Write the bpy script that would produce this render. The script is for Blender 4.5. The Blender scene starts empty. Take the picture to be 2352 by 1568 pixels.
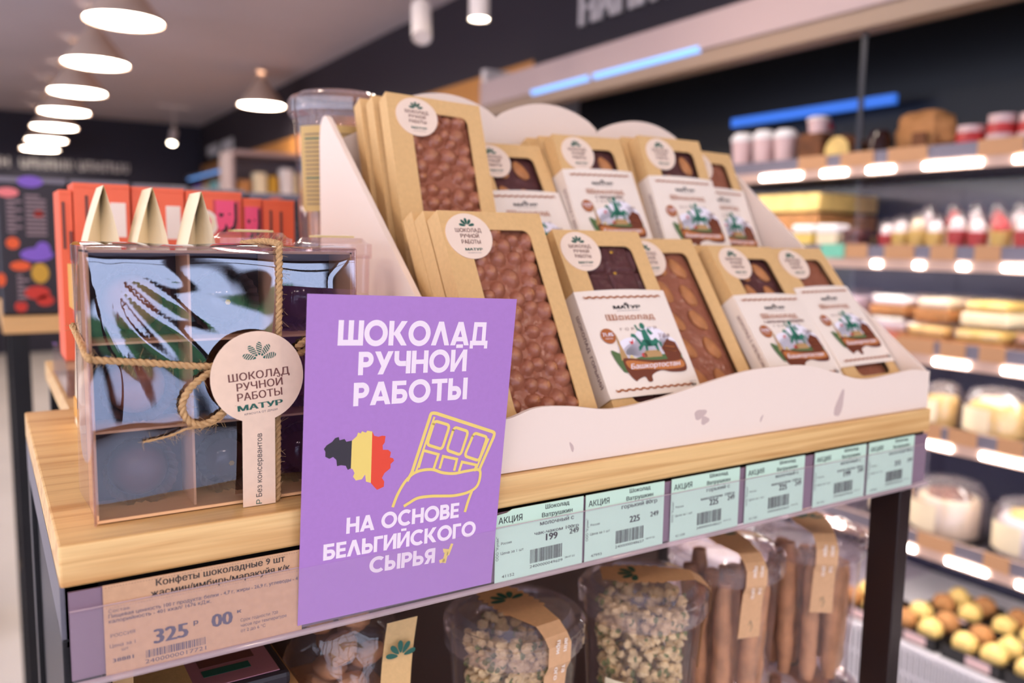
import bpy, bmesh, math, random
from mathutils import Vector, Matrix, noise
from mathutils.geometry import tessellate_polygon
PI = math.pi
rnd = random.Random(7)
S = bpy.context.scene
COL = S.collection

# ------------------------------------------------------------------ camera
def camera_axes(pitch, yaw, roll):
    cy, sy = math.cos(yaw), math.sin(yaw)
    f = Vector((sy*math.cos(pitch), cy*math.cos(pitch), -math.sin(pitch)))
    r = Vector((cy, -sy, 0)); u = r.cross(f)
    return r*math.cos(roll)+u*math.sin(roll), -r*math.sin(roll)+u*math.cos(roll), f
cr, cu, cf = camera_axes(0.1156, 0.5662, 0.0157)
cd = bpy.data.cameras.new('camera'); cam = bpy.data.objects.new('camera', cd); COL.objects.link(cam)
cam.matrix_world = Matrix(((cr.x, cu.x, -cf.x, -0.0226), (cr.y, cu.y, -cf.y, -0.416), (cr.z, cu.z, -cf.z, 0.1392), (0, 0, 0, 1)))
cd.sensor_width = 36; cd.lens = 36*1911.8/2352; cd.clip_start = 0.02; cd.clip_end = 80
cd.dof.use_dof = True; cd.dof.focus_distance = 0.468; cd.dof.aperture_fstop = 5.2; cd.dof.aperture_blades = 0
S.camera = cam
# ------------------------------------------------------------------ world, lights, exposure
S.view_settings.view_transform = 'Standard'; S.view_settings.look = 'None'
S.view_settings.exposure = 1.13; S.view_settings.gamma = 1.0; S.view_settings.use_curve_mapping = False
cy = S.cycles
cy.use_denoising = True
cy.max_bounces = 8; cy.diffuse_bounces = 3; cy.glossy_bounces = 4; cy.transmission_bounces = 4; cy.transparent_max_bounces = 24
cy.caustics_reflective = False; cy.caustics_refractive = False; cy.sample_clamp_indirect = 4.0
W = bpy.data.worlds.new('world'); S.world = W; W.use_nodes = True
W.node_tree.nodes['Background'].inputs[0].default_value = (0.66, 0.78, 0.91, 1)
W.node_tree.nodes['Background'].inputs[1].default_value = 2.3
LAMP_GLOW = 15.0
LED_GLOW = 16.0
SPOT_POWER = 7.5
WARM = (1.0, 0.78, 0.60)
FLOOR_Z, CEIL_Z = -1.15, 1.50

# ------------------------------------------------------------------ materials
def lin(c):
    return tuple(((v/255)/12.92 if v/255 <= .04045 else ((v/255+.055)/1.055)**2.4) for v in c)
MATS = {}
def mat(name, rgb, rough=.6, metal=0, spec=.5, var=0, vscale=40, bump=0, bscale=200, emit=0, stretch=None, coat=0):
    if name in MATS: return MATS[name]
    m = bpy.data.materials.new(name); m.use_nodes = True; nt = m.node_tree; b = nt.nodes['Principled BSDF']
    c = lin(rgb)
    b.inputs['Base Color'].default_value = (*c, 1); b.inputs['Roughness'].default_value = rough
    b.inputs['Metallic'].default_value = metal; b.inputs['Specular IOR Level'].default_value = spec
    if coat: b.inputs['Coat Weight'].default_value = coat; b.inputs['Coat Roughness'].default_value = .1
    if emit:
        b.inputs['Emission Color'].default_value = (*c, 1); b.inputs['Emission Strength'].default_value = emit
    if var or bump:
        tc = nt.nodes.new('ShaderNodeTexCoord'); mp = nt.nodes.new('ShaderNodeMapping'); nt.links.new(tc.outputs['Object'], mp.inputs[0])
        if stretch: mp.inputs['Scale'].default_value = stretch
    if var:
        n = nt.nodes.new('ShaderNodeTexNoise'); n.inputs['Scale'].default_value = vscale; n.inputs['Detail'].default_value = 4
        nt.links.new(mp.outputs[0], n.inputs['Vector'])
        r = nt.nodes.new('ShaderNodeValToRGB'); r.color_ramp.elements[0].position = .3; r.color_ramp.elements[1].position = .7
        r.color_ramp.elements[0].color = (*[v*(1-var) for v in c], 1); r.color_ramp.elements[1].color = (*[min(1, v*(1+var)) for v in c], 1)
        nt.links.new(n.outputs[0], r.inputs[0]); nt.links.new(r.outputs[0], b.inputs['Base Color'])
    if bump:
        n2 = nt.nodes.new('ShaderNodeTexNoise'); n2.inputs['Scale'].default_value = bscale; nt.links.new(mp.outputs[0], n2.inputs['Vector'])
        bp = nt.nodes.new('ShaderNodeBump'); bp.inputs['Strength'].default_value = bump; bp.inputs['Distance'].default_value = .001
        nt.links.new(n2.outputs[0], bp.inputs['Height']); nt.links.new(bp.outputs[0], b.inputs['Normal'])
    MATS[name] = m; return m
def clear(name, tint=(245, 240, 245), refl=.06, rough=.03, haze=0, hazec=(235, 225, 235), bump=0, bscale=30, edge=.8, gl=(255, 255, 255)):
    m = bpy.data.materials.new(name); m.use_nodes = True; nt = m.node_tree; nt.nodes.clear(); N = nt.nodes.new; L = nt.links.new
    o = N('ShaderNodeOutputMaterial'); t = N('ShaderNodeBsdfTransparent'); t.inputs[0].default_value = (*lin(tint), 1)
    g = N('ShaderNodeBsdfGlossy'); g.inputs['Roughness'].default_value = rough; g.inputs[0].default_value = (*lin(gl), 1)
    lw = N('ShaderNodeLayerWeight'); lw.inputs['Blend'].default_value = .5
    pw = N('ShaderNodeMath'); pw.operation = 'POWER'; pw.inputs[1].default_value = 5; L(lw.outputs['Facing'], pw.inputs[0])
    ad = N('ShaderNodeMath'); ad.operation = 'MULTIPLY_ADD'; ad.inputs[1].default_value = edge; ad.inputs[2].default_value = refl+.02; L(pw.outputs[0], ad.inputs[0]); ad.use_clamp = True
    mx = N('ShaderNodeMixShader'); L(ad.outputs[0], mx.inputs[0]); L(t.outputs[0], mx.inputs[1]); L(g.outputs[0], mx.inputs[2])
    last = mx
    if haze:
        d = N('ShaderNodeBsdfDiffuse'); d.inputs[0].default_value = (*lin(hazec), 1)
        m2 = N('ShaderNodeMixShader'); m2.inputs[0].default_value = haze; L(mx.outputs[0], m2.inputs[1]); L(d.outputs[0], m2.inputs[2]); last = m2
    if bump:
        tc = N('ShaderNodeTexCoord'); n2 = N('ShaderNodeTexNoise'); n2.inputs['Scale'].default_value = bscale; L(tc.outputs['Object'], n2.inputs['Vector'])
        bp = N('ShaderNodeBump'); bp.inputs['Strength'].default_value = bump; bp.inputs['Distance'].default_value = .002
        L(n2.outputs[0], bp.inputs['Height']); L(bp.outputs[0], g.inputs['Normal'])
    L(last.outputs[0], o.inputs[0]); MATS[name] = m; return m
def wood(name, a, b, along='X', scale=1.0):
    m = bpy.data.materials.new(name); m.use_nodes = True; nt = m.node_tree; N = nt.nodes.new; L = nt.links.new; bs = nt.nodes['Principled BSDF']
    tc = N('ShaderNodeTexCoord'); mp = N('ShaderNodeMapping'); L(tc.outputs['Object'], mp.inputs[0])
    s = (4, 90, 150) if along == 'X' else (90, 4, 150)
    mp.inputs['Scale'].default_value = tuple(v*scale for v in s)
    n = N('ShaderNodeTexNoise'); n.inputs['Scale'].default_value = 1; n.inputs['Detail'].default_value = 5; n.inputs['Distortion'].default_value = .6; L(mp.outputs[0], n.inputs['Vector'])
    r = N('ShaderNodeValToRGB'); e = r.color_ramp.elements; e[0].position = .30; e[0].color = (*lin(b), 1); e[1].position = .56; e[1].color = (*lin(a), 1)
    L(n.outputs[0], r.inputs[0])
    n2 = N('ShaderNodeTexNoise'); n2.inputs['Scale'].default_value = 5; L(mp.outputs[0], n2.inputs['Vector'])
    mx = N('ShaderNodeMixRGB'); mx.blend_type = 'MULTIPLY'; mx.inputs[0].default_value = .18; L(r.outputs[0], mx.inputs[1]); L(n2.outputs[0], mx.inputs[2])
    L(mx.outputs[0], bs.inputs['Base Color']); bs.inputs['Roughness'].default_value = .42
    MATS[name] = m; return m
mat('kraft', (224, 182, 124), .75, var=.05, vscale=300, bump=.15, bscale=900)
mat('worn', (205, 180, 172), .8); mat('kraft_strip', (216, 168, 124), .7, var=.05, vscale=300)
mat('kraft_tag', (204, 160, 124), .75, var=.05, vscale=300)
mat('kraft_dark', (190, 140, 92), .75, var=.08, vscale=200)
mat('board', (243, 223, 208), .7)
mat('paper', (247, 232, 218), .6)
mat('paper_cream', (246, 228, 192), .65)
mat('sticker', (244, 220, 200), .6)
mat('purple', (172, 124, 196), .45, var=.02, vscale=400)
mat('sign_white', (242, 226, 236), .5); mat('sign_yellow', (238, 210, 112), .5); mat('sign_black', (48, 42, 50), .5); mat('sign_red', (228, 70, 44), .5)
mat('teal', (202, 232, 210), .55); mat('ink', (28, 28, 34), .6); mat('ink_grey', (88, 78, 96), .6)
mat('ink_brown', (112, 62, 56), .6); mat('ink_green', (34, 92, 78), .6); mat('ink_orange', (176, 98, 46), .6)
mat('art_white', (246, 240, 250), .6); mat('art_green', (44, 122, 100), .6); mat('art_leaf', (84, 112, 66), .6); mat('art_brown', (112, 50, 26), .5)
mat('art_caramel', (196, 120, 62), .5); mat('art_tan', (190, 150, 100), .6); mat('art_red', (206, 66, 70), .6)
mat('milk_choc', (172, 112, 82), .26, var=.10, vscale=90, bump=.1, bscale=300)
mat('dark_choc', (98, 60, 56), .36, var=.12, vscale=80, bump=.08, bscale=300)
mat('gloss_choc', (52, 28, 26), .12, var=.2, vscale=60); mat('red_choc', (92, 30, 24), .12, var=.4, vscale=50); mat('cup_paper', (112, 82, 70), .6)
mat('nut', (184, 122, 76), .5, var=.18, vscale=160, bump=.2, bscale=500); mat('almond', (204, 142, 84), .6, var=.14, vscale=120, bump=.5, bscale=350)
mat('gold', (232, 190, 70), .3, metal=.6)
mat('twine', (196, 156, 108), .85, var=.15, vscale=500)
mat('tray_card', (240, 190, 142), .7); mat('tray_dark', (74, 46, 40), .6)
mat('black_metal', (22, 18, 20), .35, metal=.3); mat('brown_metal', (44, 30, 28), .28, metal=.2); mat('grey_metal', (120, 116, 124), .35, metal=.7)
mat('rail_back', (134, 108, 124), .4)
wood('wood_top', (247, 204, 138), (214, 158, 94)); wood('wood_end', (206, 164, 116), (182, 136, 90), 'Y')
mat('wood_back', (222, 172, 112), .5, var=.06, vscale=12, stretch=(1, 20, 20))
clear('clear_plastic', refl=.03, bump=.0)
clear('clear_jar', tint=(246, 240, 241), refl=.03, rough=.05, edge=.6, haze=.035, hazec=(235, 220, 222))
clear('clear_lid', tint=(244, 236, 238), refl=.06, rough=.06, edge=1.0, haze=.09, hazec=(235, 220, 224))
clear('clear_cover', tint=(226, 222, 232), refl=.18, rough=.015, gl=(226, 237, 255))
clear('clear_side', tint=(236, 222, 218), refl=.04, rough=.05, haze=.10, hazec=(225, 195, 180))
clear('rail_cover', tint=(252, 250, 252), refl=.0, rough=.12, edge=.12, haze=.08, hazec=(240, 226, 236))
clear('rail_bead', tint=(236, 226, 232), refl=.05, rough=.1, haze=.35, hazec=(240, 216, 216))
clear('film', refl=-.02, rough=.15, edge=.2)
mat('orange_card', (244, 108, 70), .5); mat('pink', (246, 84, 128), .5); mat('pink_dark', (216, 76, 84), .5)
mat('cream_lid', (224, 200, 140), .6); mat('label_text', (142, 118, 88), .7)
mat('yellow_band', (222, 160, 60), .5)
mat('ceiling_paint', (188, 180, 188), .9, var=.06, vscale=1.2); mat('dark_wall', (46, 38, 46), .7); mat('navy_wall', (38, 36, 52), .7)
mat('amber_wall', (206, 140, 72), .6); mat('plaster', (214, 206, 206), .9); mat('floor_tile', (196, 188, 186), .4, var=.06, vscale=2)
mat('shade', (206, 178, 158), .6); mat('white_metal', (222, 210, 206), .4); mat('canopy', (176, 152, 150), .5); mat('canopy_low', (150, 124, 104), .5)
mat('fridge_in', (30, 30, 42), .35); mat('fridge_back', (54, 54, 74), .25); mat('shelf_metal', (120, 112, 122), .4, metal=.3); mat('rail_tan', (200, 166, 150), .5)
mat('glow', (255, 240, 222), .5, emit=LAMP_GLOW); mat('led', (255, 250, 242), .5, emit=LED_GLOW); mat('tube_blue', (120, 178, 255), .5, emit=.5); mat('tube_reflection', (60, 120, 225), .5, emit=.3)
mat('spot_glow', (255, 240, 214), .5, emit=12)
mat('bread', (180, 124, 74), .8, var=.25, vscale=20); mat('bread_dark', (116, 70, 40), .8, var=.3, vscale=25); mat('bun', (240, 200, 120), .6, var=.2, vscale=22)
mat('cream_food', (242, 226, 190), .5, var=.05); mat('yellow_food', (236, 206, 110), .5, var=.08); mat('red_food', (198, 58, 58), .4, var=.2, vscale=40); mat('white_food', (246, 240, 238), .5)
mat('dark_pack', (40, 32, 40), .5); mat('pack_text', (150, 126, 130), .6); mat('pack_pink', (244, 128, 128), .5); mat('pack_orange', (236, 92, 36), .5); mat('pack_purple', (132, 92, 196), .5)
mat('pack_yellow', (206, 156, 46), .5); mat('pack_red', (206, 50, 34), .5); mat('pack_teal', (120, 190, 196), .5)
mat('granola', (236, 206, 154), .75, var=.3, vscale=120); mat('granola_seed', (120, 128, 74), .7); mat('cracker', (204, 150, 104), .75, var=.25, vscale=60, bump=.6, bscale=120)
mat('black_tray', (26, 22, 24), .4); mat('lattice', (228, 222, 226), .4); mat('hedge', (60, 120, 60), .8, var=.4, vscale=8); mat('asphalt', (206, 208, 214), .8)
mat('frame_dark', (40, 40, 46), .4); mat('red_paint', (190, 40, 44), .4); mat('green_tag', (120, 200, 170), .5); mat('magenta_label', (176, 116, 128), .5)

# ------------------------------------------------------------------ mesh building
class MB:
    def __init__(s): s.v = []; s.f = []; s.m = []; s.names = []
    def mi(s, name):
        if name not in s.names: s.names.append(name)
        return s.names.index(name)
    def add(s, verts, faces, m):
        b = len(s.v); k = s.mi(m); s.v += [tuple(p) for p in verts]
        for f in faces: s.f.append([i+b for i in f]); s.m.append(k)
        return s
    def box(s, x0, x1, y0, y1, z0, z1, m):
        v = [(x, y, z) for x in (x0, x1) for y in (y0, y1) for z in (z0, z1)]
        return s.add(v, [(0, 1, 3, 2), (4, 6, 7, 5), (0, 4, 5, 1), (2, 3, 7, 6), (0, 2, 6, 4), (1, 5, 7, 3)], m)
    def bar(s, a, b, w, m, up=(0, 0, 1), h=None):
        a, b = Vector(a), Vector(b); d = (b-a).normalized(); u = Vector(up)
        if abs(d.dot(u)) > .98: u = Vector((1, 0, 0))
        x = d.cross(u).normalized()*w/2; y = x.cross(d).normalized()*(h or w)/2
        v = [p+sx*x+sy*y for p in (a, b) for sx, sy in ((-1, -1), (1, -1), (1, 1), (-1, 1))]
        return s.add(v, [(3, 2, 1, 0), (4, 5, 6, 7), (0, 1, 5, 4), (1, 2, 6, 5), (2, 3, 7, 6), (3, 0, 4, 7)], m)
    def poly(s, pts, m): return s.add(pts, [tuple(range(len(pts)))], m)
    def tess(s, loops, m, to3):
        fl = [p for l in loops for p in l]
        tr = tessellate_polygon([[Vector((p[0], p[1], 0)) for p in l] for l in loops])
        return s.add([to3(*p) for p in fl], tr, m)
    def prism(s, pts, m, a, b):
        """solid between 2D outline mapped by a(u,v) and b(u,v)"""
        n = len(pts); v = [a(*p) for p in pts]+[b(*p) for p in pts]
        tr = tessellate_polygon([[Vector((p[0], p[1], 0)) for p in pts]])
        fs = [tuple(t) for t in tr]+[tuple(i+n for i in reversed(t)) for t in tr]+[(i, (i+1) % n, (i+1) % n+n, i+n) for i in range(n)]
        return s.add(v, fs, m)
    def lathe(s, prof, m, c=(0, 0, 0), n=32, axis='z', rib=0, cap=True):
        vs = []; fs = []
        for (r, z) in prof:
            for i in range(n):
                a = 2*PI*i/n; rr = r*(1+(rib if i % 2 else 0)*(1 if r > 0 else 0)); p = (rr*math.cos(a), rr*math.sin(a), z)
                if axis == 'y': p = (p[0], -p[2], p[1])
                if axis == 'x': p = (p[2], p[0], p[1])
                vs.append((c[0]+p[0], c[1]+p[1], c[2]+p[2]))
        for j in range(len(prof)-1):
            for i in range(n): fs.append((j*n+i, j*n+(i+1) % n, (j+1)*n+(i+1) % n, (j+1)*n+i))
        if cap:
            if prof[0][0] > 1e-6: fs.append(tuple(reversed(range(n))))
            if prof[-1][0] > 1e-6: fs.append(tuple((len(prof)-1)*n+i for i in range(n)))
        return s.add(vs, fs, m)
    def ball(s, c, r, m, n=12, k=8, rot=None, jit=0, seed=0):
        c = Vector(c); r = r if hasattr(r, '__len__') else (r, r, r); vs = []; fs = []
        for j in range(k+1):
            t = PI*j/k
            for i in range(n):
                a = 2*PI*i/n; p = Vector((math.sin(t)*math.cos(a), math.sin(t)*math.sin(a), math.cos(t)))
                if jit: p *= 1+jit*noise.noise(p*2.1+Vector((seed*3.7, seed, 0)))
                p = Vector((p.x*r[0], p.y*r[1], p.z*r[2]))
                if rot: p = rot @ p
                vs.append(c+p)
        for j in range(k):
            for i in range(n): fs.append((j*n+i, (j+1)*n+i, (j+1)*n+(i+1) % n, j*n+(i+1) % n))
        return s.add(vs, fs, m)
    def tube(s, pts, r, m, n=6, radii=None):
        pts = [Vector(p) for p in pts]; vs = []; fs = []; L = len(pts); prev = None
        for i, p in enumerate(pts):
            d = (pts[min(i+1, L-1)]-pts[max(i-1, 0)]).normalized()
            if prev is None: u = d.orthogonal().normalized()
            else: u = (prev-d*prev.dot(d)); u = u.normalized() if u.length > 1e-9 else d.orthogonal().normalized()
            prev = u; w = d.cross(u); rr = radii[i] if radii else r
            vs += [p+rr*(math.cos(2*PI*k/n)*u+math.sin(2*PI*k/n)*w) for k in range(n)]
        for i in range(L-1):
            for k in range(n): fs.append((i*n+k, i*n+(k+1) % n, (i+1)*n+(k+1) % n, (i+1)*n+k))
        fs.append(tuple(reversed(range(n)))); fs.append(tuple((L-1)*n+k for k in range(n)))
        return s.add(vs, fs, m)
    def grid(s, nu, nv, fn, m):
        vs = [fn(i/nu, j/nv) for j in range(nv+1) for i in range(nu+1)]; w = nu+1
        return s.add(vs, [(j*w+i, j*w+i+1, (j+1)*w+i+1, (j+1)*w+i) for j in range(nv) for i in range(nu)], m)
    def build(s, name, parent=None, smooth=False, fix=True, bevel=0):
        me = bpy.data.meshes.new(name); me.from_pydata(s.v, [], s.f)
        for n in s.names: me.materials.append(MATS[n])
        me.polygons.foreach_set('material_index', s.m)
        if fix:
            bm = bmesh.new(); bm.from_mesh(me); bmesh.ops.recalc_face_normals(bm, faces=bm.faces[:]); bm.to_mesh(me); bm.free()
        if smooth: me.polygons.foreach_set('use_smooth', [True]*len(me.polygons)); me.set_sharp_from_angle(angle=math.radians(40))
        o = bpy.data.objects.new(name, me); COL.objects.link(o)
        if parent: o.parent = parent
        if bevel:
            b = o.modifiers.new('bevel', 'BEVEL'); b.width = bevel; b.segments = 2; b.limit_method = 'ANGLE'
        return o
def tag(o, label, cat, group=None, kind=None):
    o['label'] = label; o['category'] = cat
    if group: o['group'] = group
    if kind: o['kind'] = kind
    return o
def thing(name, label, cat, group=None, loc=(0, 0, 0), rz=0, mw=None):
    o = bpy.data.objects.new(name, None); COL.objects.link(o); o.empty_display_size = .02
    if mw is not None: o.matrix_world = mw
    else: o.location = loc; o.rotation_euler = (0, 0, rz)
    return tag(o, label, cat, group)
def struct(mb, name, parent=None, **k):
    o = mb.build(name, parent, **k); o['kind'] = 'structure'; return o
def dup(root, label=None, loc=None, rz=None, group=None, skip=()):
    def cp(o, par):
        c = o.copy(); COL.objects.link(c)
        if par: c.parent = par
        for ch in [x for x in ALLOBJ() if x.parent == o]:
            if ch.name.split('.')[0] not in skip: cp(ch, c)
        return c
    r = cp(root, None)
    if label: r['label'] = label
    if loc is not None: r.location = loc
    if rz is not None: r.rotation_euler = (0, 0, rz)
    if group: r['group'] = group
    return r
def ALLOBJ(): return list(COL.objects)

# ------------------------------------------------------------------ lettering
_T = {}
_F = {}
def _fill(loops):
    """non-zero fill of one letter's outlines, cut into level bands so that nothing overlaps"""
    E = []
    for l in loops:
        for i in range(len(l)):
            (xa, ya), (xb, yb) = l[i-1], l[i]
            if abs(yb-ya) > 1e-6: E.append((xa, ya, xb, yb, 1) if ya < yb else (xb, yb, xa, ya, -1))
    ys = {round(v, 5) for e in E for v in (e[1], e[3])}
    for i in range(len(E)):
        x0, y0, x1, y1, _ = E[i]; sx, sy = x1-x0, y1-y0
        for j in range(i):
            a0, b0, a1, b1, _ = E[j]
            if b0 >= y1 or b1 <= y0 or max(a0, a1) < min(x0, x1) or min(a0, a1) > max(x0, x1): continue
            tx, ty = a1-a0, b1-b0; d = sx*ty-sy*tx
            if abs(d) < 1e-9: continue
            t = ((a0-x0)*ty-(b0-y0)*tx)/d; u = ((a0-x0)*sy-(b0-y0)*sx)/d
            if .001 < t < .999 and 0 <= u <= 1: ys.add(round(y0+t*sy, 5))
    ys = sorted(ys); out = []; X = lambda e, y: e[0]+(e[2]-e[0])*(y-e[1])/(e[3]-e[1])
    for ya, yb in zip(ys, ys[1:]):
        if yb-ya < 2e-5: continue
        ym = (ya+yb)/2; w = 0; st = None
        for e in sorted((e for e in E if e[1] < ym < e[3]), key=lambda e: X(e, ym)):
            n = w+e[4]
            if w == 0: st = e
            elif n == 0: out.append(((X(st, ya), ya), (X(e, ya), ya), (X(e, yb), yb), (X(st, yb), yb)))
            w = n
    return out
def glyphs(s, bold=0, res=3, track=1.0):
    """outlines of a line of text, each contour filled on its own: vertices (x, y, layer), faces, width"""
    key = (s, res, track)
    if key in _T: return _T[key]
    c = bpy.data.curves.new('t', 'FONT'); c.body = s; c.size = 1; c.space_character = track
    o = bpy.data.objects.new('t', c); COL.objects.link(o); dg = bpy.context.evaluated_depsgraph_get(); dg.update(); cv = o.evaluated_get(dg).to_curve(dg)
    loops = []
    for sp in cv.splines:
        pts = []
        if sp.type == 'BEZIER':
            B = sp.bezier_points; n = len(B)
            for i in range(n):
                p0, p1_, p2_, p3_ = B[i].co, B[i].handle_right, B[(i+1) % n].handle_left, B[(i+1) % n].co
                straight = ((p3_-p0).length < 1e-6) or max((p1_-p0).cross(p3_-p0).length, (p2_-p0).cross(p3_-p0).length)/max((p3_-p0).length, 1e-6) < .004
                for k in range(1 if straight else res):
                    t = k/res; q = p0*(1-t)**3+p1_*3*t*(1-t)**2+p2_*3*t*t*(1-t)+p3_*t**3
                    if not pts or math.hypot(q.x-pts[-1][0], q.y-pts[-1][1]) > 1e-4: pts.append((q.x, q.y))
        else: pts = [(q.co.x, q.co.y) for q in sp.points]
        if len(pts) > 2: loops.append(pts)
    o.evaluated_get(dg).to_curve_clear(); bpy.data.objects.remove(o); bpy.data.curves.remove(c)
    if not loops: loops = [[(0, 0), (.1, 0), (.1, .01)]]
    loops.sort(key=lambda l: min(p[0] for p in l)); letters = []; right = -9
    for l in loops:                                  # contours that share a column make one letter
        lo, hi = min(p[0] for p in l), max(p[0] for p in l)
        if letters and lo < right-1e-4: letters[-1].append(l); right = max(right, hi)
        else: letters.append([l]); right = hi
    v = []; f = []
    for L_ in letters:
        ox = L_[0][0][0]; k_ = (len(L_), tuple((round(p[0]-ox, 3), round(p[1], 3)) for l in L_ for p in l[:7]), res)
        if k_ not in _F: _F[k_] = _fill([[(p[0]-ox, p[1]) for p in l] for l in L_])
        for q in _F[k_]: b0 = len(v); v += [(p[0]+ox, p[1], 0) for p in q]; f.append((b0, b0+1, b0+2, b0+3))
    x0 = min(p[0] for p in v); x1 = max(p[0] for p in v)
    _T[key] = ([(p[0]-x0, p[1], p[2]) for p in v], f, x1-x0); return _T[key]
CAP = .73
def text(mb, s, org, U, V, cap, m, width=None, align='c', bold=0, shear=0, track=1.0, res=2):
    """text with its baseline at org along U; cap height; optional exact width"""
    v, f, w = glyphs(s, 0, res, track); sy = cap/CAP; sx = (width/w) if width else sy
    off = {'c': -.5, 'l': 0, 'r': -1}[align]*w*sx; U, V, org = Vector(U), Vector(V), Vector(org)
    N = U.cross(V).normalized(); b = bold*1.5*sx
    for k, d in enumerate((-b, -b/2, 0, b/2, b) if bold > .018 else (-b, 0, b) if bold else (0,)):
        mb.add([org+U*(p[0]*sx+off+p[1]*sy*shear+d)+V*(p[1]*sy)+N*(.00003*k+.000012*p[2]) for p in v], f, m)
# bold geometric capitals for the sign (unit cap height)
TH = .228
def _ring(cx, cy, r, a0=0, a1=360, n=28, th=TH):
    out = []
    for i in range(n):
        t0 = math.radians(a0+(a1-a0)*i/n); t1 = math.radians(a0+(a1-a0)*(i+1)/n); q = r-th
        out.append([(cx+r*math.cos(t0), cy+r*math.sin(t0)), (cx+r*math.cos(t1), cy+r*math.sin(t1)), (cx+q*math.cos(t1), cy+q*math.sin(t1)), (cx+q*math.cos(t0), cy+q*math.sin(t0))])
    return out
def _rect(x0, y0, x1, y1): return [[(x0, y0), (x1, y0), (x1, y1), (x0, y1)]]
def _par(x0, x1, y0=0, y1=1, w=TH*1.1): return [[(x0, y0), (x0+w, y0), (x1+w, y1), (x1, y1)]]
def _bowl(x, y0, y1, w):
    r = (y1-y0)/2; cx = x+w-r
    return _rect(x, y1-TH, cx, y1)+_rect(x, y0, cx, y0+TH)+_ring(cx, (y0+y1)/2, r, -90, 90, 14)
def geo(ch):
    t = TH
    if ch == 'Ш': return _rect(0, 0, t, 1)+_rect(.44, 0, .44+t, 1)+_rect(.88, 0, .88+t, 1)+_rect(0, 0, 1.09, t), 1.09
    if ch == 'О': return _ring(.53, .5, .53, n=40), 1.06
    if ch == 'С': return _ring(.53, .5, .53, 48, 312, n=34), .92
    if ch == 'К': return _rect(0, 0, t, 1)+_par(.16, .56, .42, 1, .28)+[[(.2, .5), (.42, .66), (.86, 0), (.59, 0)]], .86
    if ch == 'Л': return _par(0, .33, 0, 1, .24)+[[(.33, 1), (.57, 1), (.9, 0), (.66, 0)]], .9
    if ch == 'А': return _par(0, .35, 0, 1, .25)+[[(.35, 1), (.60, 1), (.95, 0), (.70, 0)]]+_rect(.2, .17, .75, .36), .95
    if ch == 'Д': return _rect(0, -.14, .17, .2)+_rect(.75, -.14, .92, .2)+_rect(0, 0, .92, .2)+_rect(.16, .8, .8, 1)+_par(.1, .16, .1, 1, .2)+_rect(.6, .1, .8, 1), .92
    if ch == 'Р': return _rect(0, 0, t, 1)+_bowl(0, .33, 1, .7), .7
    if ch == 'У': return _par(.16, .62, 0, 1, .26)+[[(0, 1), (.27, 1), (.52, .45), (.36, .28)]], .88
    if ch == 'Ч': return _rect(.58, 0, .58+t, 1)+_rect(0, .62, t, 1)+_ring(.33, .66, .33, 180, 270, 10)+_rect(.33, .33, .6, .33+t), .8
    if ch == 'Н': return _rect(0, 0, t, 1)+_rect(.6, 0, .6+t, 1)+_rect(0, .4, .8, .6), .6+t
    if ch in 'ИЙ':
        g = _rect(0, 0, t, 1)+_rect(.62, 0, .62+t, 1)+[[(0, 0), (.2, 0), (.835, 1), (.64, 1)]]
        if ch == 'Й': g += _rect(.24, 1.08, .6, 1.24)
        return g, .62+t
    if ch == 'Б': return _rect(0, 0, t, 1)+_rect(0, .8, .66, 1)+_bowl(0, 0, .64, .74), .74
    if ch == 'Т': return _rect(0, .8, .78, 1)+_rect(.28, 0, .28+t, 1), .78
    if ch == 'Ь': return _rect(0, 0, t, 1)+_bowl(0, 0, .64, .72), .72
    if ch == 'Ы': return _rect(0, 0, t, 1)+_bowl(0, 0, .64, .68)+_rect(.76, 0, .76+t, 1), .76+t
    if ch == 'Е': return _rect(0, 0, t, 1)+_rect(0, .8, .62, 1)+_rect(0, .4, .58, .6)+_rect(0, 0, .62, .2), .62
    if ch == 'В': return _rect(0, 0, t, 1)+_bowl(0, .42, 1, .66)+_bowl(0, 0, .6, .72), .72
    if ch == 'Г': return _rect(0, 0, t, 1)+_rect(0, .8, .6, 1), .6
    if ch == 'Я':
        g = [[(.7-x, y) for x, y in reversed(q)] for q in _rect(0, 0, t, 1)+_bowl(0, .33, 1, .7)]
        return g+[[(0, 0), (.27, 0), (.46, .42), (.24, .42)]], .7
    return [], .34
_L = [0]
def geotext(mb, s, to3, bl, br, cap, m):
    tot = 0; L = []
    for ch in s:
        g, w = geo(ch); L.append((g, tot)); tot += w+.05
    tot -= .05; sx = (Vector(br)-Vector(bl))/tot; up = Vector((-sx.y, sx.x)).normalized()*cap; bl = Vector(bl)
    for g, x in L:
        for q in g:
            lay = 1+.05*(_L[0] % 12); _L[0] += 1
            mb.poly([to3(*(bl+sx*(x+p[0])+up*p[1]), lay) for p in q], m)
def stroke(mb, pts, w, to3, m):
    """flat ribbon of even width along a 2D polyline"""
    P = [Vector(p) for p in pts]; n = len(P); Lp = []; Rp = []
    for i in range(n):
        a = (P[i]-P[i-1]).normalized() if i > 0 else (P[1]-P[0]).normalized(); b = (P[i+1]-P[i]).normalized() if i < n-1 else a
        if i == 0: a = b
        t = (a+b); t = t.normalized() if t.length > 1e-6 else a; nn = Vector((-t.y, t.x)); k = w/2/max(.4, nn.dot(Vector((-a.y, a.x))))
        Lp.append(P[i]+nn*k); Rp.append(P[i]-nn*k)
    mb.add([to3(*p) for p in Lp+Rp], [(i, i+1, n+i+1, n+i) for i in range(n-1)], m)
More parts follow.
